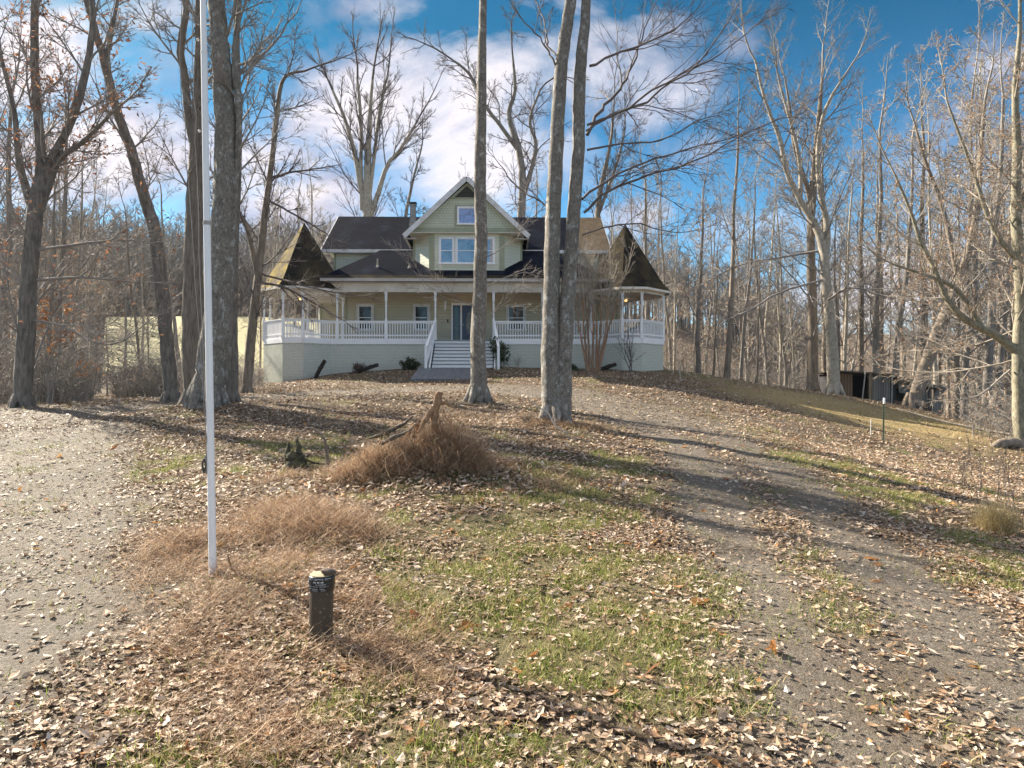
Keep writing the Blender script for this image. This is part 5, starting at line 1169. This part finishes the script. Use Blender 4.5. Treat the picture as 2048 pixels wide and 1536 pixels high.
# ---------------------------------------------------------------- shrubs
def bush(name, px, d, w_, h_, label, leafm, nl, lsz, twig, nst=9, seed=1, ang=30, cat='shrub', rat=.5, top=None, dy_=0, lev=2, leafh=0):
    x, y, z = stand(px, 0, d); y += dy_; r = thing(name, (x, y, z), label, cat); A = Acc(); rr = random.Random(seed); tips = []
    cf = cfg(seg=max(.12, h_/8), n=[6,5,4], k=[5,4,3,3], rmin=.0035, ang=ang, up=[.05,.05,.04], rat=rat, max=lev, minL=.08)
    for i_ in range(nst):
        a = rr.uniform(0, 6.28); e = rr.uniform(0, w_/h_*.62); nd = Vector((math.cos(a)*e, math.sin(a)*e*.8, 1)).normalized()
        grow(A, (rr.gauss(0, w_*.06), rr.gauss(0, w_*.06), -.05), tuple(nd), h_*rr.uniform(.65, 1.0), max(.006, h_*.009) if lev > 1 else .0045, 0, cf, rr, tips)
    A.build('stems', twig, r)
    if nl:
        q = np.random.default_rng(seed); T_ = np.array(tips); T_ = T_[T_[:, 2] > leafh]; pk = T_[q.integers(0, len(T_), nl)]+q.normal(0, .045, (nl, 3)); pk[:, 2] = np.maximum(pk[:, 2], .02)
        V, Q = leaves(pk, q.uniform(.7, 1.3, nl)*lsz, 1.0, q, True); npmesh('leaves', V, Q, leafm, r, False)
    return r
bush('low_shrub', 717, 33.3, 1.1, .55, 'low sprawling shrub with bronze leaves against the foundation left of the stairs', L_['redleaf'], 700, .08, B['twig_dark'], 9, 1, 40)
bush('evergreen_shrub', 818, 33.4, 1.5, .62, 'dense dark green shrub against the foundation just left of the stairs', L_['green'], 2600, .085, B['twig_dark'], 16, 2, 35)
bush('rhododendron', 1004, 33.2, 1.3, 1.45, 'tall leafy green rhododendron just right of the porch stairs', L_['green'], 1900, .11, B['twig'], 8, 3, 35)
bush('dormant_shrub', 1036, 33.3, .6, .8, 'thin leafless shrub against the foundation beside the rhododendron', None, 0, .05, B['twig_tan'], 7, 4)
bush('low_evergreen', 1150, 32.6, 1.6, .32, 'low spreading dark green plant beside the base of the multi stemmed tan shrub', L_['green'], 1500, .09, B['twig_dark'], 10, 5, 45)
bush('low_evergreen', 876, 33.4, .35, .25, 'tiny green plant at the left foot of the stairs', L_['green'], 160, .08, B['twig_dark'], 4, 6)
# crape myrtle, vase shaped with dense tan twigs
x, y, z = stand(1186, 740, 32.4)
cmr = thing('crape_myrtle', (x, y, z), 'tall vase shaped shrub of dense tan twigs before the right porch', 'shrub'); A, A2 = Acc(), Acc(); rr = random.Random(9); tips = []
cf = cfg(seg=.35, n=[6,5,4], k=[5,4,3,3], rmin=.006, ang=22, up=[.06,.06,.05,.04], rat=.50, max=3, minL=.2)
for i_, (tx, b_) in enumerate([(-.75,-.25),(-.45,-.2),(-.2,-.12),(.05,.1),(.35,.15),(.65,.22),(.95,.25),(-.05,0)]):
    base = (b_,rr.gauss(0,.08),-.1); a = [(b_,base[1],-.1),(b_*1.4+tx*.12,base[1]*1.3,.9),(b_*1.2+tx*.5,rr.gauss(0,.25),2.2),(tx*1.15,rr.gauss(0,.5),3.4)]
    pp, r2 = smooth_path(a, [.075,.055,.042,.03], 5, .012, rr); A.tube(pp, r2, 7)
    D = (Vector(pp[-1])-Vector(pp[-2])).normalized(); grow(A2, pp[-1], tuple(D), rr.uniform(2.6,3.4), .028, 0, cf, rr, tips)
    for c in range(4):
        j = rr.randint(8, len(pp)-1); an = rr.uniform(0, 6.28); D = (Vector((math.cos(an)*.45, math.sin(an)*.4, 1))).normalized(); grow(A2, pp[j], tuple(D), rr.uniform(1.4,2.4), .018, 0, cf, rr, tips)
A.build('trunk', bark('cinnamon_bark', (.20,.11,.07), (.38,.25,.17), None, 1.2, .15), cmr); A2.build('crown', B['twig_tan'], cmr)
bush('bare_shrub', 1262, 32.3, 1.5, 2.9, 'thin dark multi stemmed bare shrub in front of the right turret foundation', None, 0, .05, B['twig_dark'], 5, 12, 24, rat=.42)
# grass tuft and weed stalks at the right edge
def tuft_thing(name, px, d, n, h_, w_, label, mat, lean=.4):
    x, y, z = stand(px, 0, d); q = np.random.default_rng(int(px)); p = np.stack([q.normal(0, w_*.3, n), q.normal(0, w_*.3, n), np.full(n, -.02)], -1)
    V, Q = blades(p, h_, .005, lean, .7, q, 6); o = npmesh(name, V, Q, mat, None, False); o.location = (x, y, z); tag(o, label, 'grass clump')
tuft_thing('grass_tuft', 1992, 9.3, 1800, .42, .30, 'shaggy tan clump of dead grass near the right edge', L_['tan'])
for i_, (px, d, h_, lb_) in enumerate([(1958,11.5,1.3,'thin bare weed stalks behind the tan grass clump at the right edge'),(2010,10.0,1.5,'tall dark weed stalks rising out of the tan grass clump'),(2046,9.6,1.7,'dark weed stalks cut by the right edge of the picture'),(1925,13.5,1.1,'sparse dark weed stalks left of the tan grass clump')]):
    bush('weed_stalk', px, d, .6, h_, lb_, None, 0, .05, B['twig_dark'], 4, 60+i_, 22, 'weeds', rat=.35, lev=1)
bush('dead_shrub', 1052, 15.6, .6, .35, 'small rusty dead weed clump left of the twin trunks', L_['straw'], 200, .05, B['twig_tan'], 16, 31, 40)
# brush thickets: uncountable undergrowth
def thicket(name, label, n, reg, hmin, hmax, mat, seed, lf=None, nl=0, br=6):
    A = Acc(); rr = random.Random(seed); tips = []
    for i_ in range(n):
        px, d = reg(rr); x = (px-1024)/F*d; z = g1(x, d); h_ = rr.uniform(hmin, hmax); a = rr.uniform(0, 6.28); e = rr.uniform(0, .5)
        pts = [(x, d, z-.1)]; dx, dy = math.cos(a)*e, math.sin(a)*e
        for s in range(4): dx += rr.gauss(0,.12); dy += rr.gauss(0,.12); p = pts[-1]; pts.append((p[0]+dx*h_/4, p[1]+dy*h_/4, p[2]+h_/4*rr.uniform(.7,1.1)))
        A.tube(pts, [.016*h_/2,.012*h_/2,.009,.007,.004], 3)
        for c in range(br):
            p = pts[rr.randint(1,4)]; b = rr.uniform(0,6.28); l = h_*rr.uniform(.15,.5); q1 = (p[0]+math.cos(b)*l*.5, p[1]+math.sin(b)*l*.5, p[2]+l*rr.uniform(.1,.5)); q2 = (q1[0]+math.cos(b+.4)*l*.5, q1[1]+math.sin(b+.4)*l*.5, q1[2]+l*rr.uniform(-.1,.5))
            A.tube([p, q1, q2], [.008,.006,.003], 3); tips.append(q2); tips.append(q1)
    o = A.build(name, mat); tag(o, label, None, None, 'stuff')
    if nl: 
        q = np.random.default_rng(seed); T_ = np.array(tips); pk = T_[q.integers(0, len(T_), nl)]+q.normal(0, .08, (nl, 3)); V, Q = leaves(pk, q.uniform(.7,1.3,nl)*.11, 1.0, q, True); tag(npmesh('clinging_leaves', V, Q, lf, None, False), 'dead leaves clinging in the '+label, None, None, 'stuff')
thicket('undergrowth', 'grey brown brush tangle along the left edge of the gravel', 1500, lambda r: (r.uniform(-60, 180), r.uniform(21, 38)), .6, 2.8, L_['brush'], 1, br=7)
thicket('undergrowth', 'reddish brown brush at the edge of the yellow field', 700, lambda r: (r.uniform(235, 345), r.uniform(24, 32)), .4, 1.9, L_['brush'], 2, L_['straw'], 500)
thicket('undergrowth', 'thin brush between the shaggy trunk and the left turret', 380, lambda r: (r.uniform(345, 528), r.uniform(27, 44)), .5, 1.8, L_['brush'], 3)
thicket('undergrowth', 'brush and saplings among the woods right of the house', 1400, lambda r: (r.uniform(1325, 1640), r.uniform(42, 80)), .8, 3.6, L_['brush'], 4, L_['beech'], 1500, 6)
thicket('undergrowth', 'brush and saplings in the woods beyond the shed', 1300, lambda r: (r.uniform(1640, 2120), r.uniform(42, 85)), .8, 3.6, L_['brush'], 6, L_['beech'], 2200, 6)
thicket('undergrowth', 'tangle of twigs left of the far right beech', 240, lambda r: (r.uniform(1935, 2120), r.uniform(25, 34)), .6, 2.4, L_['brush'], 7, L_['beech'], 500)
# orange leaved saplings in the left thicket
bush('orange_leaved_sapling', 88, 20.6, 1.4, 2.9, 'sapling holding a cluster of bright orange leaves beside the far left oak', L_['orange'], 420, .12, B['twig'], 3, 71, 30, 'sapling', leafh=1.5)
bush('orange_leaved_sapling', 165, 21.5, .6, 1.3, 'short sapling with a few orange leaves at the gravel edge', L_['orange'], 110, .10, B['twig'], 3, 72, 30, 'sapling', leafh=.8)
# ---------------------------------------------------------------- haze (the blue air over the far woods)
g_low = float(ZZ[(np.abs(XX) < 235) & (YY > -15) & (YY < 335)].min())
k = MB(); k.box(-230, 230, -12, 330, g_low-1, 62)
hz_o = k.build('haze', None); hm = bpy.data.materials.new('blue_haze'); hm.use_nodes = True; t = NT(hm.node_tree)
t.n.remove(t.n['Principled BSDF']); v = t.add('ShaderNodeVolumePrincipled'); v.inputs['Color'].default_value = (.78,.86,1,1); v.inputs['Density'].default_value = .00012; v.inputs['Anisotropy'].default_value = .2
t.l.new(v.outputs[0], t.n['Material Output'].inputs['Volume']); hz_o.data.materials.append(hm); tag(hz_o, kind='stuff')
